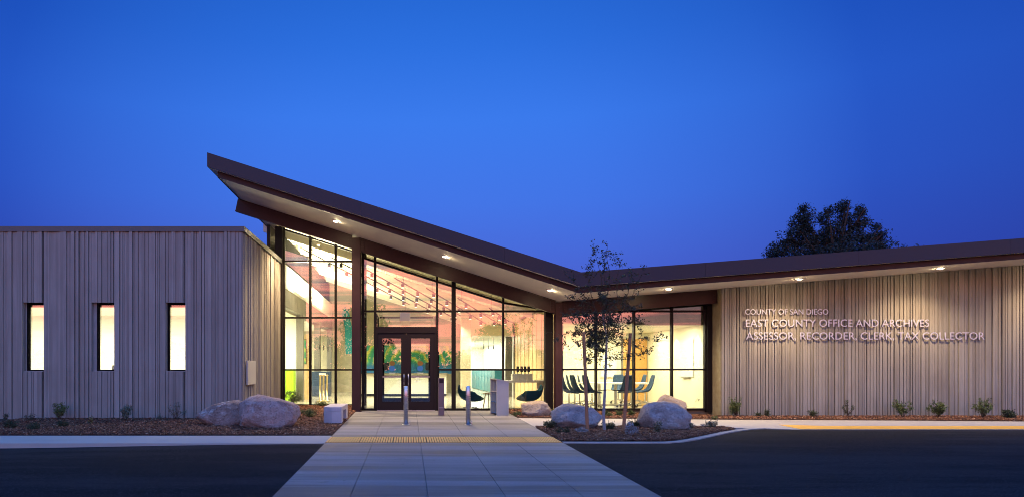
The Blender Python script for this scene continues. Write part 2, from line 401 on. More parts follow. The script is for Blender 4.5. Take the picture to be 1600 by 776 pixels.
# ------------------------------------------------------------------ ground, road, walks
g = MB(); g.add([(-900, -900, -.75), (900, -900, -.75), (900, 900, -.75), (-900, 900, -.75)], [(0, 1, 2, 3)]); gd = g.build('ground', varied('dry_ground', (.10, .085, .06), .9)); gd['kind'] = 'structure'
WL, WR = -1.5, 2.79                       # walkway edges
T0, T1 = 12.32, 13.17                     # tactile strip
SB = 13.43                                # back of the left sidewalk
SFL = 12.22                               # its road edge
roadL = [(-70, -60), (WL, -60), (WL, SFL), (-70, SFL)]
slab('road', [(-70, -60), (WL - .004, -60), (WL - .004, SFL - .004), (-70, SFL - .004)], M['asphalt'], 0, 0, 1.0, road_z)
arc = [hit(px, py) for px, py in ((884, 691), (960, 691.2), (1045, 691), (1068, 689.2), (1090, 685.7), (1115, 680.2), (1140, 674.8), (1160, 671.5), (1178, 669.3), (1196, 668.6))]
arc[0] = (WR, arc[0][1])
YE = hit(1500, 670)[1]
roadR = [(WR + .004, -60), (70, -60), (70, YE), (arc[-1][0] + .6, YE)] + [(x, y - .004) for x, y in arc[::-1]]
roadR[-1] = (WR + .004, roadR[-1][1])
slab('road_right_side', roadR, M['asphalt'], 0, 0, 1.0, road_z)
bpy.data.objects['road_right_side'].name = 'road.001'

walkway = bpy.data.objects.new('walkway', None); C.objects.link(walkway); walkway['kind'] = 'structure'
cols = [WL + i * (WR - WL) / 5 for i in range(6)]
rows = [-3.0, 2.4, 7.42, T0, T1, 14.60, 17.0, 19.80]
for j in range(len(rows) - 1):
    if j == 3: continue
    for i in range(5):
        x0, x1 = cols[i] + .0035, cols[i + 1] - .0035; y0, y1 = rows[j] + .003, rows[j + 1] - .003
        slab('slab', [(x0, y0), (x1, y0), (x1, y1), (x0, y1)], M['walk'], 0, .1, 2.0, parent=walkway)
slab('walkway_bed', [(WL + .01, -60), (WR - .01, -60), (WR - .01, 19.8), (WL + .01, 19.8)], M['kerb'], -.02, 0, 3.0)
# tactile strip: tiles of raised bars
tac = root('tactile_paving_strip', 'yellow tactile strip of ribbed tiles crossing the concrete walkway', 'tactile paving', (WL, T0, 0))
nt = 7; tw = (WR - WL) / nt
for i in range(nt):
    m = MB(); x0 = WL + i * tw
    zb = G(0, T0) ; sl = .0165
    def zz(y): return G(0, y)
    def tb(xa, xb, ya, yb, h, m=m):
        m.add([(xa - WL, ya - T0, zz(ya) - .03), (xb - WL, ya - T0, zz(ya) - .03), (xb - WL, yb - T0, zz(yb) - .03), (xa - WL, yb - T0, zz(yb) - .03),
               (xa - WL, ya - T0, zz(ya) + h), (xb - WL, ya - T0, zz(ya) + h), (xb - WL, yb - T0, zz(yb) + h), (xa - WL, yb - T0, zz(yb) + h)],
              [(0, 3, 2, 1), (4, 5, 6, 7), (0, 1, 5, 4), (1, 2, 6, 5), (2, 3, 7, 6), (3, 0, 4, 7)])
    tb(x0 + .003, x0 + tw - .003, T0 + .003, T1 - .003, .0)
    nb = 13; mbar = MB()
    for k in range(nb):
        a = x0 + .008 + k * (tw - .01) / nb
        tb(a, a + (tw - .01) / nb - .014, T0 + .012, T1 - .012, .009, mbar)
    tile = m.build('tile', M['tactile_base'], tac)
    mbar.build('raised_bars', M['tactile'], tile)

slab('left_sidewalk', [(-40, SFL), (WL - .006, SFL), (WL - .006, SB), (-40, SB)], M['sidewalk'], 0, .14, 1.0)
bpy.data.objects['left_sidewalk'].name = 'sidewalk'
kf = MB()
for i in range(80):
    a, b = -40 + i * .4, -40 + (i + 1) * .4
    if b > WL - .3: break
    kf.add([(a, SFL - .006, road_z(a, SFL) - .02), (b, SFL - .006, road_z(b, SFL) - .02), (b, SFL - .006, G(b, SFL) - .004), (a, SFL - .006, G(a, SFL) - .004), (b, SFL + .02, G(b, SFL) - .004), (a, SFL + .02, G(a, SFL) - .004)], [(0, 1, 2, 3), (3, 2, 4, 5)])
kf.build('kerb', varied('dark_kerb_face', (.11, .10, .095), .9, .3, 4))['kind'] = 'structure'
# right sidewalk
b0 = hit(812, 652)[1]; yb_r = hit(1400, 656)[1]; f0 = hit(870, 667)[1]
back = [(WR + .006, b0)] + [hit(px, py) for px, py in ((880, 653.2), (960, 653.4), (1040, 653.6), (1130, 654.8), (1250, 655.3), (1400, 656.2), (1600, 657.6))]
back.append((30, back[-1][1]))
frt = [(WR + .006, f0)] + [hit(px, py) for px, py in ((960, 666.8), (1060, 666.9), (1130, 667.2), (1196, 668.4))]
sw = slab('sidewalk', frt + [(frt[-1][0] + .6, YE + .002), (30, YE + .002)] + back[::-1], M['sidewalk'], 0, .14, .8)
# yellow strip
ys0 = hit(1400, 664.9)[1]
xa, ya_ = hit(1217, 662.8); xb_, yb_ = hit(1247, 669.2)
yl = slab('tactile_kerb_strip', [(xb_, YE + .012), (30, YE + .012), (30, ys0), (xa + .9, ys0), (xa, ya_)], M['yellow'], .006, .004, .8, kind=None)
tag(yl, 'worn yellow strip along the kerb in front of the lettered wall', 'tactile paving')
# kerb band along the arc
def offs(pts, d):
    out = []
    for i, p in enumerate(pts):
        a = Vector(pts[max(i - 1, 0)]); b = Vector(pts[min(i + 1, len(pts) - 1)]); t = (b - a).normalized(); n = Vector((-t.y, t.x))
        out.append((p[0] + n.x * d, p[1] + n.y * d))
    return out
inn = offs(arc, .15); inn[0] = (WR + .006, inn[0][1])
kb = MB()
for i in range(len(arc) - 1):
    a, b, c, d = arc[i], arc[i + 1], inn[i + 1], inn[i]
    P = lambda p, o: (p[0], p[1], G(*p) + o)
    kb.add([P(a, .006), P(b, .006), P(c, .006), P(d, .006), P(a, -.14), P(b, -.14)], [(0, 1, 2, 3), (4, 5, 1, 0)])
kb.build('kerb', M['kerb'])['kind'] = 'structure'
# beds
bedL = [(-40, SB + .004), (WL - .006, SB + .004), (WL - .006, 19.44), (-1.62, 22.1), (-4.1, 22.1), (-4.1, 17.2), (-40, 17.2)]
bedR = [(WR + .01, inn[0][1] + .01)] + [(x, y + .01) for x, y in inn[1:-2]] + [(x, y - .01) for x, y in frt[::-1][1:]]
bedR[-1] = (WR + .01, bedR[-1][1])
bedB = [(x, y + .006) for x, y in back] + [(30, 19.4), (8.7, 19.5), (8.7, 19.8), (WR + .01, 19.8)]
bedB[0] = (WR + .01, bedB[0][1])
def inpoly(x, y, P):
    r = False; n = len(P)
    for i in range(n):
        x1, y1 = P[i]; x2, y2 = P[(i + 1) % n]
        if (y1 > y) != (y2 > y) and x < (x2 - x1) * (y - y1) / (y2 - y1) + x1: r = not r
    return r
for nm, P, h in (('mulch_bed', bedL, .01), ('mulch_bed', bedR, .01), ('mulch_bed', bedB, .0)):
    slab(nm, P, M['mulch'], h, .1, .12 if P is not bedB else .2, kind='stuff', jitter=.022) if False else slab(nm, P, M['mulch'], h, .1, .22, kind='stuff', jitter=.02)
def chips(P, n, xr):
    rs = random.Random(5); vs = []; fs = []
    x0, x1 = xr; y0 = min(p[1] for p in P); y1 = max(p[1] for p in P); k = 0
    while k < n:
        x = rs.uniform(x0, x1); y = rs.uniform(y0, y1)
        if not inpoly(x, y, P): continue
        z = G(x, y) + .022 + rs.uniform(0, .022)
        a = rs.uniform(0, math.pi * 2); l = rs.uniform(.010, .032); w = rs.uniform(.004, .011); ti = rs.uniform(-.5, .5); rl = rs.uniform(-.7, .7)
        ux, uy = math.cos(a), math.sin(a)
        d = Vector((ux * math.cos(ti), uy * math.cos(ti), math.sin(ti))) * l; e = Vector((-uy * math.cos(rl), ux * math.cos(rl), math.sin(rl))) * w
        c = Vector((x, y, z)); b = len(vs); up = Vector((0, 0, .006))
        vs += [c - d - e, c + d - e, c + d + e, c - d + e, c + up]; fs += [(b, b + 1, b + 4), (b + 1, b + 2, b + 4), (b + 2, b + 3, b + 4), (b + 3, b, b + 4)]; k += 1
    m = MB(); m.v = [tuple(v) for v in vs]; m.f = fs; m.sm = [False] * len(fs)
    o = m.build('bark_chips', M['chip']); o['kind'] = 'stuff'; return o
chips(bedL, 60000, (-9.6, WL)); chips(bedR, 26000, (WR, 9)); chips(bedB, 34000, (WR, 18))

# ================================================================== BUILDING
YF, YB, YG, YBAY, YWR, YWL = 17.2, 19.45, 19.85, 22.2, 19.25, 17.0
def ZL(x): return 4.501 - .3194 * x
def ZR(x): return 2.798 + .0766 * x
XV = (4.501 - 2.798) / (.3194 + .0766)
def ZS(x): return ZL(x) if x < XV else ZR(x)
XEND = 21.0
B = root('office_building', 'low office building with ribbed concrete walls, butterfly roof and lit glass lobby', 'building')

def ribs(rs, x0, x1, deep=False):
    out = []; x = x0
    while x < x1 - .015:
        w = rs.choice((.045, .055, .065, .075, .09)) if deep else rs.choice((.035, .045, .055, .06, .075, .09)); w = min(w, x1 - x)
        d = rs.choice((0, .0, .006, .012, .02, .03)) if deep else rs.choice((0, .0, .010, .018, .028, .038))
        out.append((x, x + w, d)); x += w
        if rs.random() < (.93 if deep else .5) and x < x1 - .03:
            gw = rs.choice((.014, .018, .022)) if deep else rs.choice((.009, .012, .016)); out.append((x, x + gw, -.065 if deep else -.018)); x += gw
    return out
def rib_panel(rs, u0, u1, z0, ztop, place, hole=None, joint=1.15, deep=False):
    """vertical board-formed ribs between u0 and u1; place(u, depth, z) -> world point"""
    m = MB()
    def strip(a, b, d, za, zb0, zb1):
        p = [place(a, -.10, za), place(b, -.10, za), place(b, d, za), place(a, d, za), place(a, -.10, zb0), place(b, -.10, zb1), place(b, d, zb1), place(a, d, zb0)]
        m.add(p, [(3, 2, 6, 7), (0, 3, 7, 4), (2, 1, 5, 6), (7, 6, 5, 4), (0, 1, 2, 3)])
    for a, b, d in ribs(rs, u0 + .015, u1 - .015, deep):
        ta, tb_ = ztop(a), ztop(b)
        jd = rs.uniform(-.003, .003)
        segs = []
        if not (hole and a < hole[1] - .001 and b > hole[0] + .001):      # one strip with the form joint cut across it
            dd = d + jd; lv = [(z0, z0, dd), (joint - .003, joint - .003, dd), (joint - .003, joint - .003, dd - .007), (joint + .003, joint + .003, dd - .007), (joint + .003, joint + .003, dd), (ta, tb_, dd)]
            vs = []
            for za, zb_, de in lv: vs += [place(a, -.10, za), place(a, de, za), place(b, de, zb_), place(b, -.10, zb_)]
            fs = []
            for k_ in range(5):
                p = k_ * 4; fs += [(p, p + 1, p + 5, p + 4), (p + 1, p + 2, p + 6, p + 5), (p + 2, p + 3, p + 7, p + 6)]
            fs += [(20, 21, 22, 23)]; m.add(vs, fs)
        if hole and a < hole[1] - .001 and b > hole[0] + .001:
            segs = [(z0, min(joint - .005, hole[2]), min(joint - .005, hole[2])), (hole[3], ta, tb_)]
        for za, z1a, z1b in segs: strip(a, b, d + jd, za, z1a, z1b)
    return m
# left wing front
rs = random.Random(21)
pw = 1.753; xr_ = -4.11
edges = [XY(380, 17), XY(289, 17), XY(178, 17), XY(68, 17)]
while edges[-1] > -14: edges.append(edges[-1] - pw)
edges[0] = -4.11
ZTL = 4.61
wz0, wz1 = 1.15, 2.857
pl = lambda u, d, z: (u, YWL - d, z)
for i in range(len(edges) - 1):
    x1, x0 = edges[i], edges[i + 1]
    hole = None if i == 0 else (x1 - .47, x1 + .01, wz0, wz1)
    rib_panel(rs, x0, x1, -.14, lambda u: ZTL, pl, hole).build('concrete_panel', M['concrete'], B)
    # solid backing behind the ribs
    bk = MB()
    if hole:
        bk.box(x0, hole[0] - .0, YWL + .10, YWL + .3, -.3, ZTL); bk.box(hole[0], x1, YWL + .10, YWL + .3, -.3, wz0); bk.box(hole[0], x1, YWL + .10, YWL + .3, wz1, ZTL)
    else: bk.box(x0, x1 - .02, YWL + .10, YWL + .3, -.3, ZTL)
    bk.build('wall_core', M['kerb'], B)
    if hole:
        a, b_ = hole[0], x1
        fr = MB(); t_ = .04; fa, fb = YWL + .10, YWL + .20
        fr.box(a, a + t_, fa, fb, wz0, wz1); fr.box(b_ - .012, b_ + .012, fa - .002, fb, wz0, wz1)
        fr.box(a + t_, b_ - .012, fa, fb, wz1 - t_, wz1); fr.box(a + t_, b_ - .012, fa, fb, wz0, wz0 + .04)
        w = fr.build('window', M['reveal'], B)
        bx('pane', M['glass'], w, a + t_, b_ - .012, YWL + .185, YWL + .197, wz0 + .04, wz1 - t_)
        bx('sill', M['kerb'], w, a, b_ - .002, YWL - .012, fa, wz0 - .012, wz0 + .006)
        bx('roller_shade', M['shade'], w, a + t_ - .02, b_ + .05, YWL + .215, YWL + .24, wz1 - .10, wz1 - .02)
for e_ in edges[1:]: bx('joint_sealant', M['rubber'], B, e_ - .015, e_ + .015, YWL + .03, YWL + .099, -.2, wz0 if e_ > -99 else 0); bx('joint_sealant', M['rubber'], B, e_ - .016, e_ + .016, YWL + .02, YWL + .099, wz1, ZTL - .01)
bx('concrete_panel', M['concrete'], B, -15.5, edges[-1], YWL, YWL + .3, -.3, ZTL)
# side wall
ps = lambda u, d, z: (-4.11 + d - .0, u, z)
m = MB()
rib_panel(random.Random(4), YWL - .0, YBAY - .18, -.1, lambda u: ZTL, lambda u, d, z: (-4.13 + d * .8, u, z)).build('concrete_panel', M['concrete'], B)
bx('wall_core', M['kerb'], B, -4.4, -4.23, YWL + .32, YBAY + .6, -.3, ZTL)
bx('coping', M['cap'], B, -15.5, -4.07, YWL - .045, YWL + .32, ZTL - .004, 4.737)
bx('coping', M['cap'], B, -4.40, -4.07, YWL + .322, YBAY - .24, ZTL - .004, 4.737)
bx('flat_roof', M['cap'], B, -15.5, -4.41, YWL + .33, 45.6, ZTL - .12, ZTL)
# right wing front
x = 8.82; k = 0
while x < XEND:
    x2 = min(x + 4.1, XEND)
    rib_panel(random.Random(60 + k), x, x2, -.24, lambda u: ZR(u) - .0, lambda u, d, z: (u, YWR - d, z), None, 1.155, True).build('concrete_panel', M['concrete'], B)
    x = x2; k += 1
MB().prism_y([(8.83, -.3), (XEND, -.3), (XEND, ZR(XEND) + .1), (8.83, ZR(8.83) + .1)], YWR + .10, YWR + .3).build('wall_core', M['kerb'], B)
MB().prism_y([(8.81, -.3), (9.06, -.3), (9.06, ZR(9.06) + .1), (8.81, ZR(8.81) + .1)], YWR + .02, YG + .3).build('wall_return', M['smooth_concrete'], B)

# roof: upper slab, dropped soffit box, fascias
def vprof(xa, xb, lo, hi, lo2=None):
    pts_lo = [(xa, ZS(xa) + lo)] + ([(XV, ZS(XV) + lo)] if xa < XV < xb else []) + [(xb, ZS(xb) + lo)]
    pts_hi = [(x_, z - lo + hi) for x_, z in pts_lo[::-1]]
    return pts_lo + pts_hi
XL = -5.0
MB().prism_y(vprof(XL, XEND, .14, .47), YF - .17, 45.6).build('roof', M['fascia'], B)
bpy.data.objects['roof'].data.materials.clear(); bpy.data.objects['roof'].data.materials.append(M['soffit'])
seams = [XL - .01, -1.2, 2.4, XV, 7.4, 11.2, 15.0, 18.8, XEND]
for a, b_ in zip(seams[:-1], seams[1:]):
    g_ = .002 if a != XL - .01 and abs(a - XV) > .01 else 0
    MB().prism_y([(a + g_, ZS(a + 1e-4) + .128), (b_ - .002 * (abs(b_ - XV) > .01), ZS(b_ - 1e-4) + .128), (b_ - .002 * (abs(b_ - XV) > .01), ZS(b_ - 1e-4) + .482), (a + g_, ZS(a + 1e-4) + .482)], YF - .20, YF - .172).build('fascia', M['fascia'], B)
m = MB(); zl = ZL(XL)
m.box(XL - .012, XL - .002, YF - .17, 30, zl + .135, zl + .482); m.build('edge_fascia', M['fascia'], B)
MB().prism_y(vprof(XL - .012, XEND, .4705, .484), YF - .17, 45.6).build('roof_sheet', M['cap'], B)
# soffit box
XS = -4.78
def soff(name, xa, xb, y0, y1, lo, hi, m_): return MB().prism_y(vprof(xa, xb, lo, hi), y0, y1).build(name, m_, B)
soff('soffit', XS, -1.42, YF + .06, YBAY - .03, 0, .139, M['soffit'])
soff('soffit', -1.42, XV, YF + .06, YG + .3, 0, .139, M['soffit'])
soff('soffit', XV, 8.83, YF + .06, YG + .3, 0, .139, M['soffit'])
soff('soffit', 8.83, XEND, YF + .06, YWR + .12, 0, .139, M['soffit'])
soff('soffit', XS, -4.30, YBAY - .03, 27, 0, .139, M['soffit'])
soff('soffit_trim', XS, XEND, YF + .02, YF + .058, -.008, .139, M['steel'])
soff('soffit_trim', XS, XEND, YF, YF + .02, -.012, .012, M['steel'])
MB().box(XS - .03, XS - .003, YF + .02, 27, ZL(XS) - .012, ZL(XS) + .14).build('soffit_trim', M['steel'], B)

# beams and columns
def beam(xa, xb, d=.393, nm='beam'):
    f = ZL if xb <= XV + .3 and xa < XV else ZR
    m = MB()
    def pr(lo, hi, y0, y1, ea=0, eb=0):
        m.prism_y([(xa + ea, f(xa + ea) + lo), (xb + eb, f(xb + eb) + lo), (xb, f(xb) + hi), (xa, f(xa) + hi)], y0, y1)
    pr(-d, -.003, YB + .02, YB + .12)
    pr(-d, -d + .022, YB - .012, YB + .019); pr(-.026, -.004, YB - .004, YB + .019)
    o = m.build(nm, M['steel'], B); return o
# left beam with a raked cut end
m = MB(); xa, xb = -4.86, -1.612
m.prism_y([(xa - .075, ZL(xa - .075) - .393), (xb, ZL(xb) - .393), (xb, ZL(xb) - .003), (xa, ZL(xa) - .003)], YB + .02, YB + .12)
m.prism_y([(xa - .075, ZL(xa - .075) - .393), (xb, ZL(xb) - .393), (xb, ZL(xb) - .371), (xa - .071, ZL(xa - .071) - .371)], YB - .012, YB + .019)
m.build('beam', M['steel'], B)
beam(-1.368, 4.198); beam(4.388, 8.80)
def bolts(xc, f, mname='bolt_plate'):
    m = MB(); m.box(xc - .055, xc + .055, YB - .004, YB + .021, f(xc) - .36, f(xc) - .05)
    for k in range(4):
        for sx in (-.025, .025):
            m.tube([(xc + sx, YB - .018, f(xc) - .09 - k * .075), (xc + sx, YB - .004, f(xc) - .09 - k * .075)], .012, 6, smooth=False)
    m.build(mname, M['steel'], B)
bolts(-1.69, ZL); bolts(-1.30, ZL); bolts(4.10, ZL); bolts(4.48, ZR); bolts(8.74, ZR)
def column(xa, xb, top):
    m = MB(); m.box(xa, xb, YB, YB + .025, -.12, top); m.box(xa, xb, YB + .225, YB + .25, -.12, top); m.box((xa + xb) / 2 - .01, (xa + xb) / 2 + .01, YB + .025, YB + .225, -.12, top)
    o = m.build('column', M['steel'], B); bx('base_plate', M['steel'], o, xa - .04, xb + .04, YB - .04, YB + .29, G(xa, YB) - .01, G(xa, YB) + .018); return o
column(-1.61, -1.37, ZL(-1.37) - .005); column(4.2, 4.386, 3.10)
bx('column', M['frame'], B, -4.30, -4.06, YBAY - .16, YBAY + .1, -.1, ZL(-4.06) - .004)
bx('column', M['frame'], B, 3.975, 4.195, YG - .05, YG + .2, -.05, 3.12)
bx('column', M['frame'], B, 8.66, 8.80, YG - .08, YG + .1, -.05, 3.44)

# glazing walls
MW = .055
def glazing(name, Y, xs, zs, ztop, mw=MW, skip=(), base=0.0, widths=None, headz=None):
    """xs: mullion centres, zs: transom heights, ztop(x): sloping head"""
    wroot = bpy.data.objects.new(name, None); C.objects.link(wroot); wroot.parent = B
    for i, x in enumerate(xs):
        w = (widths or {}).get(i, mw)
        z0 = base
        MB().prism_y([(x - w / 2, z0), (x + w / 2, z0), (x + w / 2, ztop(x + w / 2)), (x - w / 2, ztop(x - w / 2))], Y, Y + .14).build('mullion', M['frame'], wroot)
    for i in range(len(xs) - 1):
        a = xs[i] + (widths or {}).get(i, mw) / 2; b = xs[i + 1] - (widths or {}).get(i + 1, mw) / 2
        lev = [base + .06] + [z for z in zs if (i, z) not in skip]
        if (i, 'door') not in skip: bx('bottom_rail', M['frame'], wroot, a, b, Y + .005, Y + .13, base - .0, base + .06)
        lev = [z for z in lev if z < min(ztop(a), ztop(b)) - .1]
        if (i, 'door') in skip: lev = [z for z in lev if z >= 2.3]
        for z in lev[1:] if (i, 'door') not in skip else lev: bx('transom', M['frame'], wroot, a, b, Y + .005, Y + .13, z - .026, z + .026)
        tops = lev[1:] + [None]
        for z0, z1 in zip(lev, tops):
            lo = z0 + (.026 if z0 > base + .061 else 0)
            if z1 is not None: bx('pane', M['glass'], wroot, a, b, Y + .06, Y + .072, lo, z1 - .026)
            else:
                hd = headz
                if hd is None:
                    MB().prism_y([(a, lo), (b, lo), (b, ztop(b)), (a, ztop(a))], Y + .06, Y + .072).build('pane', M['glass'], wroot)
                else:
                    la, lb = max(lo, hd(a) - .05), max(lo, hd(b) - .05)
                    if la > lo + .02 or lb > lo + .02:
                        MB().prism_y([(a, lo), (b, lo), (b, lb), (a, la)], Y + .06, Y + .072).build('pane', M['glass'], wroot)
                    MB().prism_y([(a, la), (b, lb), (b, lb + .05), (a, la + .05)], Y + .005, Y + .13).build('head', M['frame'], wroot)
                    MB().prism_y([(a, la + .052), (b, lb + .052), (b, ztop(b)), (a, ztop(a))], Y + .06, Y + .072).build('pane', M['glass'], wroot)
    return wroot
# left bay
bxs = [XY(443, YBAY), XY(484.5, YBAY), XY(524.4, YBAY), -1.40]
glazing('lobby_bay_glazing', YBAY, bxs, [ZY(577, YBAY), ZY(495.5, YBAY), ZY(407.5, YBAY)], lambda x: ZL(x) - .005, mw=.075, headz=lambda x: ZL(x) - .03)
# return glass between column and the bay (facing left)
rt = bpy.data.objects.new('return_glazing', None); C.objects.link(rt); rt.parent = B
for yy in (19.95, 21.0, 22.05):
    bx('mullion', M['frame'], rt, -1.43, -1.37, yy - .03, yy + .03, 0, ZL(-1.37) - .01)
for z in (.03, 1.185, 2.885):
    bx('transom', M['frame'], rt, -1.425, -1.375, 19.98, 22.02, z - .026, z + .026)
bx('pane', M['glass'], rt, -1.405, -1.395, 19.98, 22.02, .06, ZL(-1.4) - .02)
# centre
cx = [XY(567, YG), XY(586, YG), XY(683, YG), XY(709, YG), XY(786.5, YG), XY(855, YG)]
zdoor = ZY(511, YG)
glazing('entrance_glazing', YG, cx, [1.185, 2.885], lambda x: ZL(x) - .005, skip={(1, 'door'), (1, 1.185)}, widths={0: .07, 1: .07, 3: .12, 5: .06}, headz=lambda x: ZL(x) - .46)
# glazing above the door head below the 2.885 transom
eg = bpy.data.objects['entrance_glazing']
da, db = cx[1] + .035, cx[2] - .03
zt0 = 2.885 - .026
bx('door_header', M['doorframe'], eg, da, db, YG - .01, YG + .13, 2.26, 2.43)
bx('pane', M['glass'], eg, da, db, YG + .06, YG + .072, 2.43, zt0)
bx('door_jamb', M['doorframe'], eg, da, da + .03, YG - .01, YG + .13, 0, 2.26); bx('door_jamb', M['doorframe'], eg, db - .03, db, YG - .01, YG + .13, 0, 2.26)
bx('threshold', M['stainless'], eg, da + .03, db - .03, YG - .03, YG + .12, -.02, .012)
def door_pair(Y, xa, xb, h, decal=True, m_=M['doorframe'], tl=.145):
    mid = (xa + xb) / 2
    for s, (a, b) in ((1, (xa + .003, mid - .003)), (-1, (mid + .003, xb - .003))):
        zb, zt = .26, h - .16
        m = MB(); m.box(a, a + tl, Y, Y + .05, .014, h); m.box(b - tl, b, Y, Y + .05, .014, h)
        m.box(a + tl, b - tl, Y, Y + .05, .014, zb); m.box(a + tl, b - tl, Y, Y + .05, zt, h)
        d = m.build('door', m_, B)
        bx('pane', M['glass'], d, a + tl, b - tl, Y + .02, Y + .03, zb, zt)
        bx('push_bar', M['stainless'], d, a + tl, b - tl, Y + .06, Y + .10, .955, 1.0)
        hx = (b - .06) if s == 1 else (a + .06)
        dx_ = -.035 * s
        MB().tube([(hx, Y + .01, .74), (hx, Y - .06, .745), (hx + dx_ * 0, Y - .075, .78), (hx, Y - .075, 1.02), (hx, Y - .06, 1.055), (hx, Y + .01, 1.06)], .013, 8).build('handle', M['stainless'], d)
        if decal:
            c = (a + b) / 2 + .01 * s
            for zc, rx, rz_, mt in ((1.37, .085, .07, 'decal_brown'), (1.22, .085, .085, 'decal_blue')):
                m2 = MB(); n = 24
                pts = [(c + rx * math.cos(2 * math.pi * k / n), zc + rz_ * math.sin(2 * math.pi * k / n)) for k in range(n)]
                m2.prism_y(pts, Y + .016, Y + .019); m2.build('decal', M[mt], d)
            # small notice lines under the discs
            m3 = MB()
            for r_, wd in ((1.09, .2), (1.065, .16)): m3.box(c - wd / 2, c + wd / 2, Y + .016, Y + .018, r_, r_ + .008)
            m3.build('notice', M['decal_white'], d)
            if s == -1:
                m4 = MB(); cz = .93; cc = c - .08
                for k in range(16):
                    a0, a1 = 2 * math.pi * k / 16, 2 * math.pi * (k + 1) / 16
                    m4.add([(cc + r * math.cos(t), Y + .0155, cz + r * math.sin(t)) for t, r in ((a0, .045), (a1, .045), (a1, .033), (a0, .033))], [(0, 1, 2, 3)])
                for k_ in range(2): m4.box(cc - .09, cc + .1, Y + .0145, Y + .0155, cz - .085 - k_ * .022, cz - .075 - k_ * .022)
                m4.build('notice', M['decal_white'], d)
    return
door_pair(YG + .03, da + .03, db - .03, 2.255)
# inner vestibule: side screens and inner doors
ves = bpy.data.objects.new('vestibule_screen', None); C.objects.link(ves); ves.parent = B
VYB = 22.3
for xx in (cx[1] - .02, cx[2] + .05):
    for yy in (20.2, 21.2, VYB):
        bx('mullion', M['frame'], ves, xx - .025, xx + .025, yy - .03, yy + .03, 0, 2.9)
    for z in (.04, 1.185, 2.885): bx('transom', M['frame'], ves, xx - .02, xx + .02, 20.0, VYB, z - .025, z + .025)
    bx('pane', M['glass'], ves, xx - .005, xx + .005, 20.0, VYB, .07, 2.86)
bx('door_header', M['doorframe'], ves, da, db, VYB, VYB + .1, 2.2, 2.32)
bx('transom', M['frame'], ves, da, db, VYB, VYB + .1, 2.86, 2.91)
bx('pane', M['glass'], ves, da, db, VYB + .04, VYB + .05, 2.32, 2.86)
door_pair(VYB, da, db, 2.195, False)
# right bay
rxs = [4.42, XY(932, YG), XY(991.4, YG), XY(1050.7, YG), 8.69]
glazing('meeting_room_glazing', YG, rxs, [1.19, 2.885], lambda x: ZR(x) - .01, widths={0: .06, 4: .12})

# soffit downlights
DL = [(px - VX) * 18.1 / FOC for px in (525, 696, 860, 1045, 1249, 1470)] + [17.9]
DLP = [(x, 18.1) for x in DL] + [(-3.1, 20.9)]
for x, dly in DLP:
    z = ZS(x)
    dl = MB().lathe([(.085, z - .012), (.085, z + .02), (.055, z + .02), (.055, z - .012), (.085, z - .012)], 20, (x, dly)).build('downlight', M['soffit'], B)
    MB().lathe([(.001, z - .030), (.035, z - .026), (.054, z - .012), (.0545, z - .004)], 16, (x, dly)).build('lens', M['lamp'], dl)
    l = bpy.data.lights.new('downlight_beam', 'SPOT'); l.energy = 490 if dly < 19 else 1500; l.color = (1, .70, .39); l.spot_size = R(140); l.spot_blend = .8; l.shadow_soft_size = .05
    lo = bpy.data.objects.new('downlight_beam', l); C.objects.link(lo); lo.location = (x, dly, z - .05)

# ------------------------------------------------------------------ interior shell
def ip(name, m_, *b): return bx(name, m_, B, *b)
ip('lobby_floor', M['polished'], -9, 9.1, YG + .14, 45.1, -.1, -.002)
ip('lobby_floor', M['polished'], -9, -1.45, YBAY + .14 + 0, YBAY + .15, -.12, -.004)
YC = 36.0
# interior ceiling: corrugated deck and joists
dk = MB()
y = YBAY + .2
while y < YC:
    dk.prism_y(vprof(-4.97, 4.35, .07, .138), y, y + .16); y += .32
dk.build('ceiling_deck', M['ceil'], B)['kind'] = 'stuff'
for yy in (20.6, 23.3, 26.1, 28.9, 31.7, 34.4):
    xa_ = -4.95 if yy > YBAY else -1.3
    MB().prism_y([(xa_, ZL(xa_) - .20), (XV, ZL(XV) - .20 + .0), (XV, ZL(XV) + .06), (xa_, ZL(xa_) + .06)], yy, yy + .14).build('ceiling_joist', M['ceil'], B)
# left interior wall at X=-4: upper part
XI = -4.02
ip('upper_wall', M['white_wall'], XI - .25, XI, YBAY + .15, YC, 3.85, 4.62)
sl = MB(); y = YBAY + .25
while y < YC: sl.box(XI - .3, XI - .12, y, y + .06, 4.62, 5.65); y += .2
sl.build('dark_louvre', M['black'], B)['kind'] = 'stuff'
ip('louvre_back', M['black'], XI - .6, XI - .5, YBAY + .1, YC, 4.6, 5.9)
ip('girder', M['grey_paint'], XI - .18, XI - .02, YBAY + .15, YC, 3.25, 3.85)
for yy in (25.7, 30.6, 35.3): ip('inner_column', M['grey_paint'], XI - .2, XI + .06, yy, yy + .3, 0, 3.25)
ip('side_room_wall', M['white_wall'], -8.6, -8.4, YBAY + .1, 38, 0, 4.6)
ip('side_room_ceiling', M['white_wall'], -8.4, XI - .26, YBAY + .15, 38, 3.2, 3.3)
ip('side_room_wall', M['white_wall'], -8.4, -4.2, YBAY + .0, YBAY + .1, 0, 4.5)
ip('side_room_wall', M['white_wall'], -5.2, XI - .05, 26.4, 26.5, 0, 3.2)
ip('timber_wall_panel', M['slat'], -4.7, XI + .02, 27.4, 27.5, 0, 2.6)
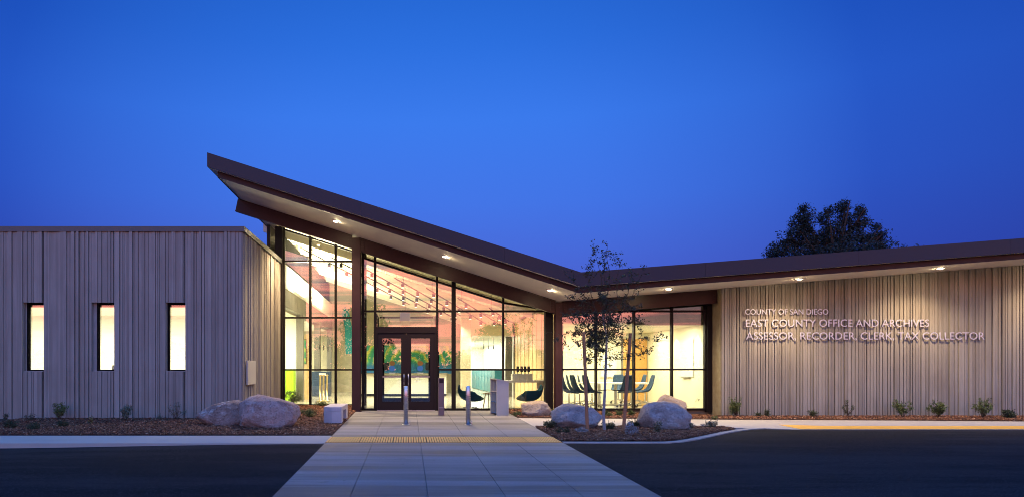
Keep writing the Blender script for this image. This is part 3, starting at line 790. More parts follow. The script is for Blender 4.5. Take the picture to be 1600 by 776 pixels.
# far concrete wall
MB().prism_y([(-9, 0), (2.9, 0), (2.9, ZL(2.9) + .1), (-4.9, ZL(-4.9) + .1), (-4.9, 4.4), (-9, 4.4)], YC, YC + .25).build('lobby_end_wall', M['int_conc'], B)
ip('inner_column', M['int_conc'], 2.17, 2.56, 28.0, 28.4, 0, ZL(2.3))
MB().prism_y([(2.58, 2.6), (4.42, 2.6), (4.42, 3.1), (2.58, ZL(2.58))], 28.45, 28.6).build('bulkhead', M['cream_wall'], B)
# corridor beyond the lockers
def wallseg(name, m_, a, b, z0, z1, t=.1):
    a = Vector(a); b = Vector(b); d = (b - a).normalized(); n = Vector((-d.y, d.x)) * t
    return MB().prism_z([(a.x, a.y), (b.x, b.y), (b.x + n.x, b.y + n.y), (a.x + n.x, a.y + n.y)][::1], z0, z1).build(name, m_, B)
ip('corridor_wall', M['white_wall'], 4.92, 5.02, 29.6, 45, 0, 2.7)
ip('corridor_ceiling', M['white_wall'], 2.9, 4.92, 28.6, 45, 2.62, 2.7)
ip('corridor_wall', M['white_wall'], 2.8, 2.9, 35.0, 45, 0, 2.7)
ip('corridor_wall', M['white_wall'], 2.8, 5.02, 45, 45.1, 0, 2.7)
ip('corridor_wall', M['white_wall'], 4.6, 5.02, 29.3, 29.4, 0, 2.7)
ip('inner_column', M['grey_paint'], 4.22, 4.5, 29.6, 29.9, 0, 2.6)
# timber slat wall along the meeting room
y = YG + .22
k = 0
while y < 28.2:
    w = .42; bx('plank', M['slat'], B, 4.40 + (.012 if k % 2 else 0), 4.44, y, y + w - .012, 0, 3.12); y += w; k += 1
ip('partition_core', M['cream_wall'], 4.442, 4.55, YG + .2, 28.2, 0, 3.12)
ip('partition_end', M['grey_paint'], 4.36, 4.56, 28.21, 28.44, 0, 3.12)
# meeting room
ip('meeting_room_back_wall', M['cream_wall'], 4.55, 9.2, 25.8, 25.95, 0, 2.75)
ip('meeting_room_side_wall', M['cream_wall'], 9.04, 9.2, YG + .31, 25.8, 0, 2.75)
ip('meeting_room_ceiling', M['ceil'], 4.552, 9.04, YG + .45, 25.8, 2.56, 2.66)
bkh = varied('olive_bulkhead', (.15, .15, .10), .7)
ip('bulkhead', bkh, 6.7, 9.03, YG + .30, YG + .44, 2.50, 3.4)
ip('bulkhead', M['ceil'], 4.56, 6.69, YG + .33, YG + .44, 2.56, 3.25)
wd = bx('meeting_room_door', M['wooddoor'], B, 8.1, 9.0, 25.74, 25.79, 0.01, 2.35)
bx('door_frame', M['grey_paint'], wd, 8.04, 8.095, 25.72, 25.795, 0, 2.42); bx('handle', M['stainless'], wd, 8.16, 8.19, 25.69, 25.735, .95, 1.1)
# outer shell
ip('rear_wall', M['cream_wall'], -15.5, XEND, 45.2, 45.4, -.3, 5.2)
MB().box(-9.2, -9, 23, 45.2, 0, 4.4).build('rear_wall', M['cream_wall'], B)
ip('rear_wall', M['cream_wall'], XEND - .2, XEND, YWR + .32, 45.19, -.3, 4.2)
# office room behind the left wing windows
ip('office_floor', M['polished'], -15.3, -4.45, 17.32, 22.0, -.1, 0)
ip('office_wall', M['white_wall'], -15.3, -4.45, 21.6, 21.75, 0, 4.4)
ip('office_wall', M['white_wall'], -4.55, -4.45, 17.32, 21.6, 0, 4.4)
ip('office_wall', M['white_wall'], -15.4, -15.3, 17.32, 21.6, 0, 4.4)
ip('office_ceiling', M['white_wall'], -15.3, -4.55, 17.32, 21.6, 2.88, 2.95)
for xx in (-13, -10.5, -8.2, -6): 
    l = bpy.data.lights.new('office_panel_light', 'AREA'); l.shape = 'RECTANGLE'; l.size = 1.4; l.size_y = .35; l.energy = 190; l.color = (1, .93, .74)
    lo = bpy.data.objects.new('office_panel_light', l); C.objects.link(lo); lo.location = (xx, 19.2, 2.86)
pr = root('office_machine', 'grey office machine on the ledge inside the middle slot window', 'printer', (edges[2] - .13, 17.65, 1.15))
bx('body', M['kiosk'], pr, -.16, .16, -.12, .14, 0, .12, bevel=.01); bx('paper_tray', M['screen'], pr, -.11, .11, -.14, -.121, .03, .05); bx('lid', M['cap'], pr, -.15, .15, -.1, .13, .121, .15)
bx('office_ledge', M['white_wall'], B, -15.3, -4.56, 17.32, 18.1, 1.08, 1.145)
# utility panel on the side wall
bx('utility_panel', M['kiosk'], B, -4.10, -4.055, 17.25, 18.15, ZY(600, 17.7), ZY(563, 17.7), bevel=.006)

# area lights in ceilings (lit fixtures)
def area(name, loc, sx, sy, e, col=(1, .90, .66), rx=0):
    l = bpy.data.lights.new(name, 'AREA'); l.shape = 'RECTANGLE'; l.size = sx; l.size_y = sy; l.energy = e; l.color = col
    o = bpy.data.objects.new(name, l); C.objects.link(o); o.location = loc; o.rotation_euler = (rx, 0, 0); return o
for yy in (24, 28.5, 33): area('side_room_light', (-6.3, yy, 3.18), 1.8, 2.2, 520, (1, .95, .76))
for px_ in (6.0, 7.8):
    for yy in (21.7, 24.2): area('meeting_room_light', (px_, yy, 2.55), 1.2, .3, 120, (1, .90, .64))
area('corridor_light', (3.7, 39, 2.6), .5, 10, 700, (1, .93, .72))
area('corridor_light', (3.6, 30, 2.6), .5, 1, 160, (1, .93, .72))
# wall washers in meeting room
for yy in (21.3, 23.0):
    l = bpy.data.lights.new('wall_washer', 'SPOT'); l.energy = 110; l.color = (1, .93, .72); l.spot_size = R(70); l.spot_blend = .4; l.shadow_soft_size = .03
    o = bpy.data.objects.new('wall_washer', l); C.objects.link(o); o.location = (8.82, yy, 2.54)
for k, yy in enumerate((23.2, 25.2, 27.2, 29.2, 31.2)):
    l = bpy.data.lights.new('upper_wall_washer', 'SPOT'); l.energy = 160; l.color = (1, .9, .65); l.spot_size = R(80); l.spot_blend = .4; l.shadow_soft_size = .03
    o = bpy.data.objects.new('upper_wall_washer', l); C.objects.link(o); o.location = (XI + .3, yy, 5.3)

# pendant track lights: diagonal tracks with black cans
dirv = Vector((1, 2.08, -.3194)).normalized()
tn = 0
for s in range(8):
    x0, y0 = -3.6 + s * 1.05 - (1.9 if s > 3 else 0) * 0, 22.7
    p0 = Vector((x0, y0, ZL(x0) - .42)); ln_ = 8.5 if s < 4 else 6.0
    x_end = min(3.6, x0 + dirv.x * ln_); t_ = (x_end - x0) / dirv.x
    if t_ < 1: continue
    p1 = p0 + dirv * t_
    tr = root('lighting_track', 'black diagonal lighting track %s under the sloping lobby ceiling' % ('nearest the left bay window', 'second from the left bay window', 'third from the left bay window', 'fourth along, above the vestibule', 'fifth along, right of the vestibule', 'sixth along, above the lobby middle', 'seventh along, toward the timber wall', 'closest to the timber wall')[s], 'track light', tuple(p0), 0, 'diagonal lighting tracks in the lobby')
    MB().tube([(0, 0, 0), tuple(p1 - p0)], .022, 6).build('rail', M['black'], tr)
    nh = max(3, int(t_ / 1.15))
    for j in range(nh):
        c = dirv * ((j + .5) / nh * t_)
        can = MB().lathe([(.001, -.03 + c.z), (.055, -.03 + c.z), (.055, -.17 + c.z), (.042, -.17 + c.z)], 12, (c.x, c.y), False).build('lamp_head', M['black'], tr)
        n = 12; MB().add([(c.x + .043 * math.cos(2 * math.pi * a / n), c.y + .043 * math.sin(2 * math.pi * a / n), c.z - .172) for a in range(n)], [tuple(range(n - 1, -1, -1))]).build('lens', M['lampin'], can)
        if j % 2: continue
        l = bpy.data.lights.new('lobby_spot', 'SPOT'); l.energy = 320; l.color = (1, .90, .66); l.spot_size = R(120); l.spot_blend = .6; l.shadow_soft_size = .06
        o = bpy.data.objects.new('lobby_spot', l); C.objects.link(o); o.location = p0 + c + Vector((0, 0, -.2)); tn += 1
    # hanger rods
    for f_ in (.08, .92):
        c = dirv * (t_ * f_); MB().tube([tuple(c), (c.x, c.y, c.z + .5)], .008, 5).build('hanger_rod', M['black'], tr)
# fill lamps added without any fitting to brighten the deck (after the sign panel)
bs = root('hanging_sign_panel', 'small blank white panel above the entrance doors behind the transom glass', 'sign', (XY(633, 20.6), 20.6, ZY(500.5, 20.6)))
bx('panel', M['whitelam'], bs, -.155, .155, -.02, .02, 0, .25, bevel=.004); MB().tube([(0, 0, .25), (0, 0, 1.0)], .008, 6).build('hanger_rod', M['black'], bs)
for yy in (25, 30):
    a = area('deck_fill_light', (XI + .35, yy, 3.95), .25, 2.5, 1100, (1, .86, .56), R(180))

# ------------------------------------------------------------------ lobby furniture and art
mu = bx('mural', M['mural'], None, -2.6, 2.3, -.05, 0, -.75, .72); mu.location = (0, YC - .01, 1.72)
me_ = mu.data
tag(mu, 'green and yellow swirling mural on the far lobby wall', 'mural')
wing = MB(); wing.prism_y([(-.05, -1.2), (.55, -1.2), (.5, -.2), (.25, .3), (.1, 1.15), (-.12, 1.3), (-.25, .9), (-.1, .2)], -.05, 0)
wg = wing.build('mural_wing', mat('teal_mural_paint', (.02, .28, .30), .6)); wg.location = (-3.25, YC - .01, 3.2); tag(wg, 'tall teal painted plume on the far lobby wall, left of the mural', 'mural')
rc = root('reception_counter', 'cream reception counter below the swirling mural', 'counter', (.1, 30.5, 0))
bx('front_panel', M['whitelam'], rc, -2.0, 1.6, 0, .1, 0, .98); bx('countertop', M['grey_paint'], rc, -2.05, 1.65, -.12, .6, .98, 1.03)
bx('kick_plate', M['black'], rc, -2.0, 1.6, -.012, -.002, 0, .1)
for i, (xx, lb) in enumerate(((-1.25, 'dark monitor at the left end of the reception counter'), (.95, 'dark monitor at the right end of the reception counter'))):
    mo = root('monitor', lb, 'monitor', (.1 + xx, 30.8, 1.03), 0, 'monitors on the reception counter')
    bx('screen', M['screen'], mo, -.28, .28, 0, .03, .12, .46); bx('stand', M['black'], mo, -.03, .03, .03, .05, .02, .2); bx('foot', M['black'], mo, -.12, .12, -.06, .12, 0, .02)
lk = root('locker_row', 'row of teal lockers along the white corridor wall', 'lockers', (0, 0, 0))
A = Vector((4.60, 33.6)); Bv = Vector((4.42, 44.0)); nl = 8
for i in range(nl):
    a = A.lerp(Bv, i / nl); b = A.lerp(Bv, (i + 1) / nl - .008); d = (b - a).normalized(); n = Vector((-d.y, d.x)) * .35
    lkr = MB().prism_z([(a.x, a.y), (b.x, b.y), (b.x + n.x, b.y + n.y), (a.x + n.x, a.y + n.y)], .02, 1.16).build('locker_door', M['teal'], lk)
    hpos = a.lerp(b, .15) + n * 1.03
    MB().tube([(hpos.x, hpos.y, .55), (hpos.x, hpos.y, .8)], .015, 6).build('handle', M['chrome'], lkr)
gp = bx('lime_green_counter', M['green'], None, -.55, .55, 0, .5, 0, 1.17, bevel=.01); gp.location = (-4.75, 25.0, 0)
tag(gp, 'lime green counter block behind the left bay window', 'counter')
nk = root('navy_service_kiosk', 'navy service kiosk behind the brass posts in the lobby', 'kiosk', (-3.95, 30.2, 0))
bx('cabinet', M['navy'], nk, -.35, .5, 0, .4, 0, 1.1, bevel=.01); bx('sign_panel', M['whitelam'], nk, .0, .3, -.012, -.002, .9, 1.02)
for i, (px, lb) in enumerate(((500.5, 'left of three brass posts in the lobby'), (505.5, 'middle of three brass posts in the lobby'), (511, 'right of three brass posts in the lobby'))):
    X_ = XY(px, 25.5 + i * .15)
    if i == 0:
        bp0 = root('brass_post', lb, 'post', (X_, 25.5, 0), 0, 'brass posts in the lobby')
        MB().lathe([(.001, 0), (.14, 0), (.14, .02), (.04, .03), (.035, .94), (.05, .95), (.05, .99), (.001, 1.0)], 12).build('pole', M['brass'], bp0)
    else: dup(bp0, (X_, 25.5 + i * .15, 0), 0, lb)
pic = root('framed_picture', 'green framed picture on the timber panel inside the lobby', 'picture', (-4.3, 27.38, 1.5))
bx('frame', M['black'], pic, -.22, .22, -.03, 0, -.1, .9); bx('artwork', M['mural'], pic, -.19, .19, -.036, -.031, -.07, .87)
for grp, arr in (('left', ((499.5, 540), (506, 541), (512.5, 543))), ('right', ((756, 539), (763, 539.5), (771, 540)))):
    for i, (px, py) in enumerate(arr):
        Yp = 30.5
        pn = root('pendant_lamp', 'small dark pendant, %s of three %s' % (('first', 'second', 'third')[i], 'over the navy kiosk' if grp == 'left' else 'before the white corridor wall above the lockers'), 'pendant lamp', (XY(px, Yp), Yp, ZY(py + 5, Yp)), 0, 'small dark pendants')
        MB().lathe([(.001, 0), (.022, 0), (.022, .20), (.001, .21)], 10).build('lamp_shade', M['black'], pn)
        MB().tube([(0, 0, .21), (0, 0, .55)], .006, 5).build('cord', M['black'], pn)

# shell chairs
def shell(width=1.0, high=0.0):
    prof = [(-.36, .74), (-.40, .62), (-.39, .46), (-.30, .29), (-.12, .205), (.12, .19), (.30, .22), (.42, .27)]
    hw = [.16, .25, .30, .33, .34, .31, .25, .12]
    lift = [.01, .05, .12, .24, .32, .27, .16, .03]
    m = MB(); n = 8; vs = []
    for (x, z), w, h in zip(prof, hw, lift):
        for j in range(n + 1):
            a = -1 + 2 * j / n
            vs.append((x + h * abs(a) ** 1.8 * (.8 if x < -.1 else 0), a * w * width, z + h * abs(a) ** 1.8 * (.5 if x < -.3 else 1)))
    fs = [(i * (n + 1) + j, i * (n + 1) + j + 1, (i + 1) * (n + 1) + j + 1, (i + 1) * (n + 1) + j) for i in range(len(prof) - 1) for j in range(n)]
    m.add(vs, fs, True); return m
def solid(o, t=.03, sub=1):
    s_ = o.modifiers.new('thickness', 'SOLIDIFY'); s_.thickness = t
    if sub: u = o.modifiers.new('round', 'SUBSURF'); u.levels = sub; u.render_levels = sub
    return o
ch = root('lounge_chair', 'dark teal shell chair behind the left bollard-side window, facing the book stand', 'chair', (XY(735, 20.9), 20.9, 0), 0, 'teal shell chairs in the lobby')
solid(shell().build('seat_shell', M['chairteal'], ch))
MB().tube([(0, 0, .20), (0, 0, .03)], .03, 8).build('pedestal', M['chrome'], ch)
for k in range(4):
    a = math.pi / 4 + k * math.pi / 2; MB().tube([(0, 0, .045), (.3 * math.cos(a), .3 * math.sin(a), .015)], .014, 6).build('leg', M['black'], ch)
ch['label'] = 'dark teal shell chair seen between the right bollard and the brown mullion'
dup(ch, (XY(828, 21.0), 21.0, 0), math.pi, 'dark teal shell chair beside the tan boulder, under the white wall shelf')
# white wall shelf with display box
sh = root('wall_shelf', 'white shelf projecting from the pale timber wall', 'shelf', (4.398, 21.8, .78))
bx('shelf_board', M['whitelam'], sh, -1.38, 0, -.35, .35, 0, .07); bx('bracket', M['whitelam'], sh, -.3, 0, -.03, .03, -.2, 0)
db_ = bx('display_box', M['whitelam'], None, -.32, .32, -.18, .18, 0, .20, bevel=.004); db_.location = (3.62, 21.8, .85); tag(db_, 'cream box standing on the white wall shelf', 'box')
for i, px in enumerate((809, 815, 820.5, 826)):
    t0 = root('tablet', 'small dark tablet on the cream box, %s from the left' % ('first', 'second', 'third', 'fourth')[i], 'tablet', (XY(px, 21.8), 21.8, 1.05), 0, 'tablets on the cream box')
    bx('screen', M['screen'], t0, -.04, .04, -.01, .01, .06, .24); bx('stand', M['chrome'], t0, -.01, .01, -.01, .03, 0, .08)
st_ = root('timber_stool', 'low timber-legged stool behind the grey book stand', 'stool', (XY(763, 21.3), 21.3, 0))
MB().lathe([(.001, .42), (.17, .42), (.17, .46), (.001, .465)], 16).build('seat', M['slat'], st_)
for k in range(3):
    a = k * 2.1 + .5; MB().tube([(.1 * math.cos(a), .1 * math.sin(a), .42), (.17 * math.cos(a), .17 * math.sin(a), 0)], .016, 6).build('leg', M['slat'], st_)

# meeting room table and chairs
tb = root('meeting_table', 'long white oval table in the meeting room', 'table', (6.95, 22.9, 0))
n = 40; pts = [(1.25 * math.copysign(abs(math.cos(2 * math.pi * k / n)) ** .7, math.cos(2 * math.pi * k / n)), .62 * math.copysign(abs(math.sin(2 * math.pi * k / n)) ** .7, math.sin(2 * math.pi * k / n))) for k in range(n)]
MB().prism_z(pts, .71, .75).build('tabletop', M['whitelam'], tb)
for sx in (-.55, .0, .55):
    MB().tube([(sx, 0, .71), (sx, 0, .05)], .05, 10).build('leg', M['whitelam'], tb); MB().lathe([(.001, 0), (.3, 0), (.3, .02), (.06, .05)], 16, (sx, 0)).build('foot', M['whitelam'], tb)
def mchair():
    c = root('meeting_chair', 'x', 'chair', (0, 0, 0), 0, 'slate blue swivel chairs around the meeting table')
    prof = [(-.28, 1.02), (-.27, .88), (-.235, .70), (-.19, .54), (-.10, .455), (.06, .44), (.20, .45), (.26, .43)]
    hw = [.17, .20, .22, .235, .25, .25, .24, .19]; lift = [.0, .03, .05, .08, .07, .05, .02, 0]
    m = MB(); n_ = 6; vs = []
    for (x, z), w, h in zip(prof, hw, lift):
        for j in range(n_ + 1):
            a = -1 + 2 * j / n_; vs.append((x + h * a * a * .8, a * w, z + h * a * a * (.2 if z > .6 else .8)))
    m.add(vs, [(i * (n_ + 1) + j, i * (n_ + 1) + j + 1, (i + 1) * (n_ + 1) + j + 1, (i + 1) * (n_ + 1) + j) for i in range(7) for j in range(n_)], True)
    solid(m.build('seat_shell', M['chairblue'], c), .035)
    MB().tube([(0, 0, .43), (0, 0, .09)], [.022, .03], 8).build('pedestal', M['chrome'], c)
    for k in range(5):
        a = 2 * math.pi * k / 5 + .3; ex, ey = .3 * math.cos(a), .3 * math.sin(a)
        lg = MB().tube([(0, 0, .13), (ex * .6, ey * .6, .10), (ex, ey, .07)], [.018, .014, .012], 6).build('leg', M['chrome'], c)
        MB().tube([(ex - .014, ey, .03), (ex + .014, ey, .03)], .03, 8).build('caster', M['rubber'], lg)
    return c
mc = mchair()
spots = [(889, 21.3, .1, 'leftmost slate blue chair at the meeting room glass'), (898, 22.3, -.15, 'second slate blue chair from the left in the meeting room'),
         (905.5, 21.6, .2, 'third slate blue chair from the left, partly behind the left tree stake'), (915, 23.5, -.2, 'slate blue chair deeper in the room behind the left tree stake'),
         (925, 21.5, .25, 'slate blue chair just right of the left tree stake'), (966, 24.3, R(-110), 'pale-lit slate blue chair behind the far side of the meeting table'),
         (979, 21.5, R(92), 'wide dark slate chair with its back to the glass behind the right tree stake'), (996, 23.6, R(180), 'slate blue chair second from the right end of the meeting table'),
         (1008, 22.1, R(178), 'rightmost slate blue chair, alone at the table end')]
for i, (px, yy, rz, lb) in enumerate(spots):
    loc = (XY(px, yy), yy, 0)
    if i == 0: mc.location = loc; mc.rotation_euler = (0, 0, rz); mc['label'] = lb
    else: dup(mc, loc, rz, lb)
wb = root('whiteboard', 'frosted glass whiteboard on the meeting room side wall', 'whiteboard', (9.03, 22.15, 1.6))
bx('board', mat('frosted_glass_board', (.70, .72, .62), .12), wb, -.02, 0, -.55, .55, -.65, .55); bx('pen_tray', M['stainless'], wb, -.06, -.0, -.3, .3, -.68, -.655)
pd = bx('wall_screen', M['whitelam'], None, -.3, .3, -.05, 0, -.4, .4); pd.location = (7.55, 25.79, 1.3); tag(pd, 'small pale panel on the meeting room back wall left of the timber door', 'panel')

# ------------------------------------------------------------------ sign lettering
def lettering(text, px0, px1, pyb, pyt, label, Y):
    cap = (pyb - pyt) * Y / FOC; x0, x1 = XY(px0, Y), XY(px1, Y); z0 = ZY(pyb, Y)
    sg = root('sign_lettering', label, 'sign lettering', (x0, Y, z0), 0, 'metal lettering on the ribbed wall')
    cu = bpy.data.curves.new('t', 'FONT'); cu.size = 1; cu.extrude = 0; to = bpy.data.objects.new('t', cu); C.objects.link(to)
    dg = bpy.context.evaluated_depsgraph_get()
    def ext(s):
        cu.body = s; bpy.context.view_layer.update(); me = to.to_mesh(); a = np.empty(len(me.vertices) * 3)
        if len(a) == 0: return (0, 0, 0)
        me.vertices.foreach_get('co', a); a = a.reshape(-1, 3); r = (a[:, 0].min(), a[:, 0].max(), a[:, 1].max()); to.to_mesh_clear(); return r
    H = ext('E')[2]; full = ext(text); sx = (x1 - x0) / (full[1] - full[0]); sz = cap / H
    cache = {}
    for i, chh in enumerate(text):
        if chh == ' ': continue
        xr = ext(text[:i + 1])[1]
        if chh not in cache:
            own = ext(chh); cu.body = chh; cu.extrude = .011 / sz; cu.offset = -.003; cu.resolution_u = 5; bpy.context.view_layer.update()
            me = bpy.data.meshes.new_from_object(to); cu.extrude = 0; cu.offset = 0
            me.materials.clear(); me.materials.append(M['aluminium']); cache[chh] = (me, own[1])
        me, own = cache[chh]
        o = bpy.data.objects.new('letter', me); C.objects.link(o); o.parent = sg
        o.rotation_euler = (R(90), 0, 0); o.scale = (sx, sz, sz); o.location = ((xr - own - full[0]) * sx, 0, 0)
    bpy.data.objects.remove(to); return sg
YS = YWR - .062
lettering('COUNTY OF SAN DIEGO', 1164, 1294, 490.6, 482.4, 'top line of small metal letters reading COUNTY OF SAN DIEGO on the ribbed wall', YS)
lettering('EAST COUNTY OFFICE AND ARCHIVES', 1165, 1451.5, 509.6, 498.4, 'middle line of metal letters reading EAST COUNTY OFFICE AND ARCHIVES', YS)
lettering('ASSESSOR, RECORDER, CLERK, TAX COLLECTOR', 1165.5, 1538, 529.6, 518.4, 'bottom line of metal letters reading ASSESSOR, RECORDER, CLERK, TAX COLLECTOR', YS)

# ------------------------------------------------------------------ street furniture by the door
bz = hit(634.3, 663)
bo = root('bollard', 'stainless steel bollard in front of the double doors', 'bollard', (bz[0], bz[1], G(*bz)), 0, 'steel bollards on the walkway')
MB().lathe([(.001, 0), (.054, 0), (.054, .875), (.048, .888), (.001, .892)], 24).build('tube', M['stainless'], bo)
MB().lathe([(.056, 0), (.085, 0), (.085, .012), (.056, .014)], 24).build('base_ring', M['stainless'], bo)
pk = MB().box(.056, .085, -.03, .03, .02, .05).build('padlock', M['stainless'], bo)
MB().tube([(.07, -.015, .05), (.085, -.015, .1), (.085, .015, .1), (.07, .015, .05)], .006, 6).build('shackle', M['stainless'], pk)
bz2 = hit(731.5, 663)
dup(bo, (bz2[0], bz2[1], G(*bz2)), 0, 'stainless steel bollard in front of the left shell chair')
pz = (XY(689.5, 18.15), 18.15)
pp = root('push_plate_post', 'square brown post with push plate beside the right door', 'post', (pz[0], pz[1], G(*pz)))
bx('post', M['post'], pp, -.078, .078, -.07, .07, 0, 1.0, bevel=.008); bx('push_plate', M['steel'], pp, -.055, .055, -.078, -.071, .86, .97)
bx('band', M['stainless'], pp, -.06, .06, -.074, -.071, .20, .215); bx('side_box', M['frame'], pp, -.10, -.079, -.03, .03, .76, .86)
# book drop / leaflet stand
kz = (XY(785.5, 18.1), 18.1)
kr = root('leaflet_stand', 'pale grey leaflet stand with open blue-lined side shelves', 'stand', (kz[0], kz[1], G(*kz)), R(9))
for nm, x0, x1 in (('side_panel', -.165, -.14), ('side_panel', .14, .165)): pass
MB().prism_y([(-.165, .0), (.165, 0), (.165, .88), (-.165, .955)], 0, .04).build('front_panel', M['kiosk'], kr)
MB().prism_y([(-.165, .0), (.165, 0), (.165, .88), (-.165, .955)], .58, .62).build('back_panel', M['kiosk'], kr)
bx('right_panel', M['kiosk'], kr, .13, .165, .042, .578, 0, .875)
bx('shelf_liner', M['kioskin'], kr, .0, .03, .042, .578, .03, .9)
for z in (.05, .34, .62): bx('shelf', M['kioskin'] if z < .5 else M['kiosk'], kr, -.155, 0, .042, .578, z, z + .02)
bx('divider', M['kiosk'], kr, -.155, 0, .30, .32, .07, .88)
MB().prism_y([(-.18, .958), (.175, .878), (.175, .90), (-.18, .98)], -.01, .63).build('top', M['kiosk'], kr)
# concrete bench
bn = root('concrete_bench', 'pale precast concrete bench in the mulch beside the walkway', 'bench', (-1.75, 15.6, G(-1.75, 15.6)))
MB().prism_z([(-.20, .14), (.0, 0), (.225, 0), (.225, 1.6), (-.12, 1.6), (-.20, 1.45)], .30, .405).build('seat', M['bench'], bn, bevel=.008)
MB().prism_z([(-.20, .14), (.0, 0), (.225, 0), (.225, .40), (-.20, .40)], -.03, .299).build('leg', M['bench'], bn, bevel=.008)
MB().prism_z([(-.20, 1.2), (.225, 1.2), (.225, 1.6), (-.12, 1.6), (-.20, 1.45)], -.03, .299).build('leg', M['bench'], bn, bevel=.008)

# ------------------------------------------------------------------ boulders
def boulder(label, m_, px0, px1, pyt, Y, pybase, seed, depth=.9, lean=0, shape=None, squash=1.0):
    w = (px1 - px0) * Y / FOC; cxp = XY((px0 + px1) / 2, Y); zg = G(cxp, Y); zt = ZY(pyt, Y); h = zt - zg
    bm = bmesh.new(); bmesh.ops.create_icosphere(bm, subdivisions=5, radius=1)
    off = Vector((seed * 3.7, seed * 1.3, seed * 7.1)); rs = random.Random(seed)
    planes = []
    for k in range(15):
        nrm = Vector((rs.gauss(0, 1), rs.gauss(0, 1), rs.gauss(0, .8))).normalized(); planes.append((nrm, rs.uniform(.70, .93)))
    for v in bm.verts:
        d = v.co.normalized(); p = d.copy()
        p *= 1 + .16 * noise.noise(d * 1.2 + off) + .06 * noise.noise(d * 3 + off)
        for nrm, dd in planes:
            t = p.dot(nrm) - dd
            if t > 0: p -= nrm * t * .93
        p *= 1 + .05 * noise.fractal(d * 4 + off, 1, 2.1, 4) + .02 * noise.fractal(d * 18 + off, 1, 2.1, 3)
        if shape: p = shape(p)
        v.co = p
    xs = [v.co.x for v in bm.verts]; zs = [v.co.z for v in bm.verts]
    sx = w / (max(xs) - min(xs)); cx_ = (max(xs) + min(xs)) / 2; zmin = min(zs); zr = max(zs) - zmin; cut = .26
    for v in bm.verts:
        v.co.x = (v.co.x - cx_) * sx; v.co.y *= w * .5 * depth
        v.co.z = ((v.co.z - zmin) / zr - cut) / (1 - cut) * h
    for f in bm.faces: f.smooth = True
    me = bpy.data.meshes.new('boulder'); bm.to_mesh(me); bm.free(); me.materials.append(m_)
    o = bpy.data.objects.new('boulder', me); C.objects.link(o); o.location = (cxp, Y, zg); tag(o, label, 'boulder', 'boulders in the planting beds'); return o
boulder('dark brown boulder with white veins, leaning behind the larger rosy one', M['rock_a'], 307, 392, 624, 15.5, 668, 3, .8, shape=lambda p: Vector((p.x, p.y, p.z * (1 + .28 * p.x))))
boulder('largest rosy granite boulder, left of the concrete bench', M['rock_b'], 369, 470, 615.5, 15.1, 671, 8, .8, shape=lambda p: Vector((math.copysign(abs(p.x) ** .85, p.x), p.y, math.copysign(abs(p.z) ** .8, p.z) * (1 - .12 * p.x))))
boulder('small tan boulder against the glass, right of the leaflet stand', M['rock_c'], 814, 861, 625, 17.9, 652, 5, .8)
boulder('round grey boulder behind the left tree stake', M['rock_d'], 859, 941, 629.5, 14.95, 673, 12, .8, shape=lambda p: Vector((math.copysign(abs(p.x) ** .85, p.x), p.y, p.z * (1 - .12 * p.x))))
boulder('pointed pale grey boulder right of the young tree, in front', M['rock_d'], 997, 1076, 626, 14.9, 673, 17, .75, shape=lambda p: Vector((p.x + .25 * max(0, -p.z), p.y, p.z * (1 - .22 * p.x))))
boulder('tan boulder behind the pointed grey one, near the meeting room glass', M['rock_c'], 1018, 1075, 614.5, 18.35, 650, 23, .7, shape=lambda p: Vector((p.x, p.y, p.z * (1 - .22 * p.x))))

# ------------------------------------------------------------------ plants
def leaf_mesh(name, pts, size, m_, parent, seed=0, flat=.0, asp=.5):
    rg = np.random.RandomState(seed); P = np.asarray(pts, float); n = len(P)
    d = rg.normal(size=(n, 3)); d[:, 2] += flat; d /= np.linalg.norm(d, axis=1)[:, None]
    e = np.cross(d, rg.normal(size=(n, 3))); e /= np.linalg.norm(e, axis=1)[:, None]
    nn = np.cross(d, e)
    s = size * rg.uniform(.6, 1.3, n)[:, None]
    tip = P + d * s; mid = P + d * s * .5 + nn * s * .08
    V = np.stack([P, mid + e * s * asp * .5, tip, mid - e * s * asp * .5], 1).reshape(-1, 3)
    me = bpy.data.meshes.new(name); me.vertices.add(4 * n); me.vertices.foreach_set('co', V.ravel())
    me.loops.add(4 * n); me.loops.foreach_set('vertex_index', np.arange(4 * n)); me.polygons.add(n); me.polygons.foreach_set('loop_start', np.arange(n) * 4); me.polygons.foreach_set('loop_total', np.full(n, 4))
    me.update(); me.validate(); me.materials.append(m_)
    o = bpy.data.objects.new(name, me); C.objects.link(o); o.parent = parent; return o
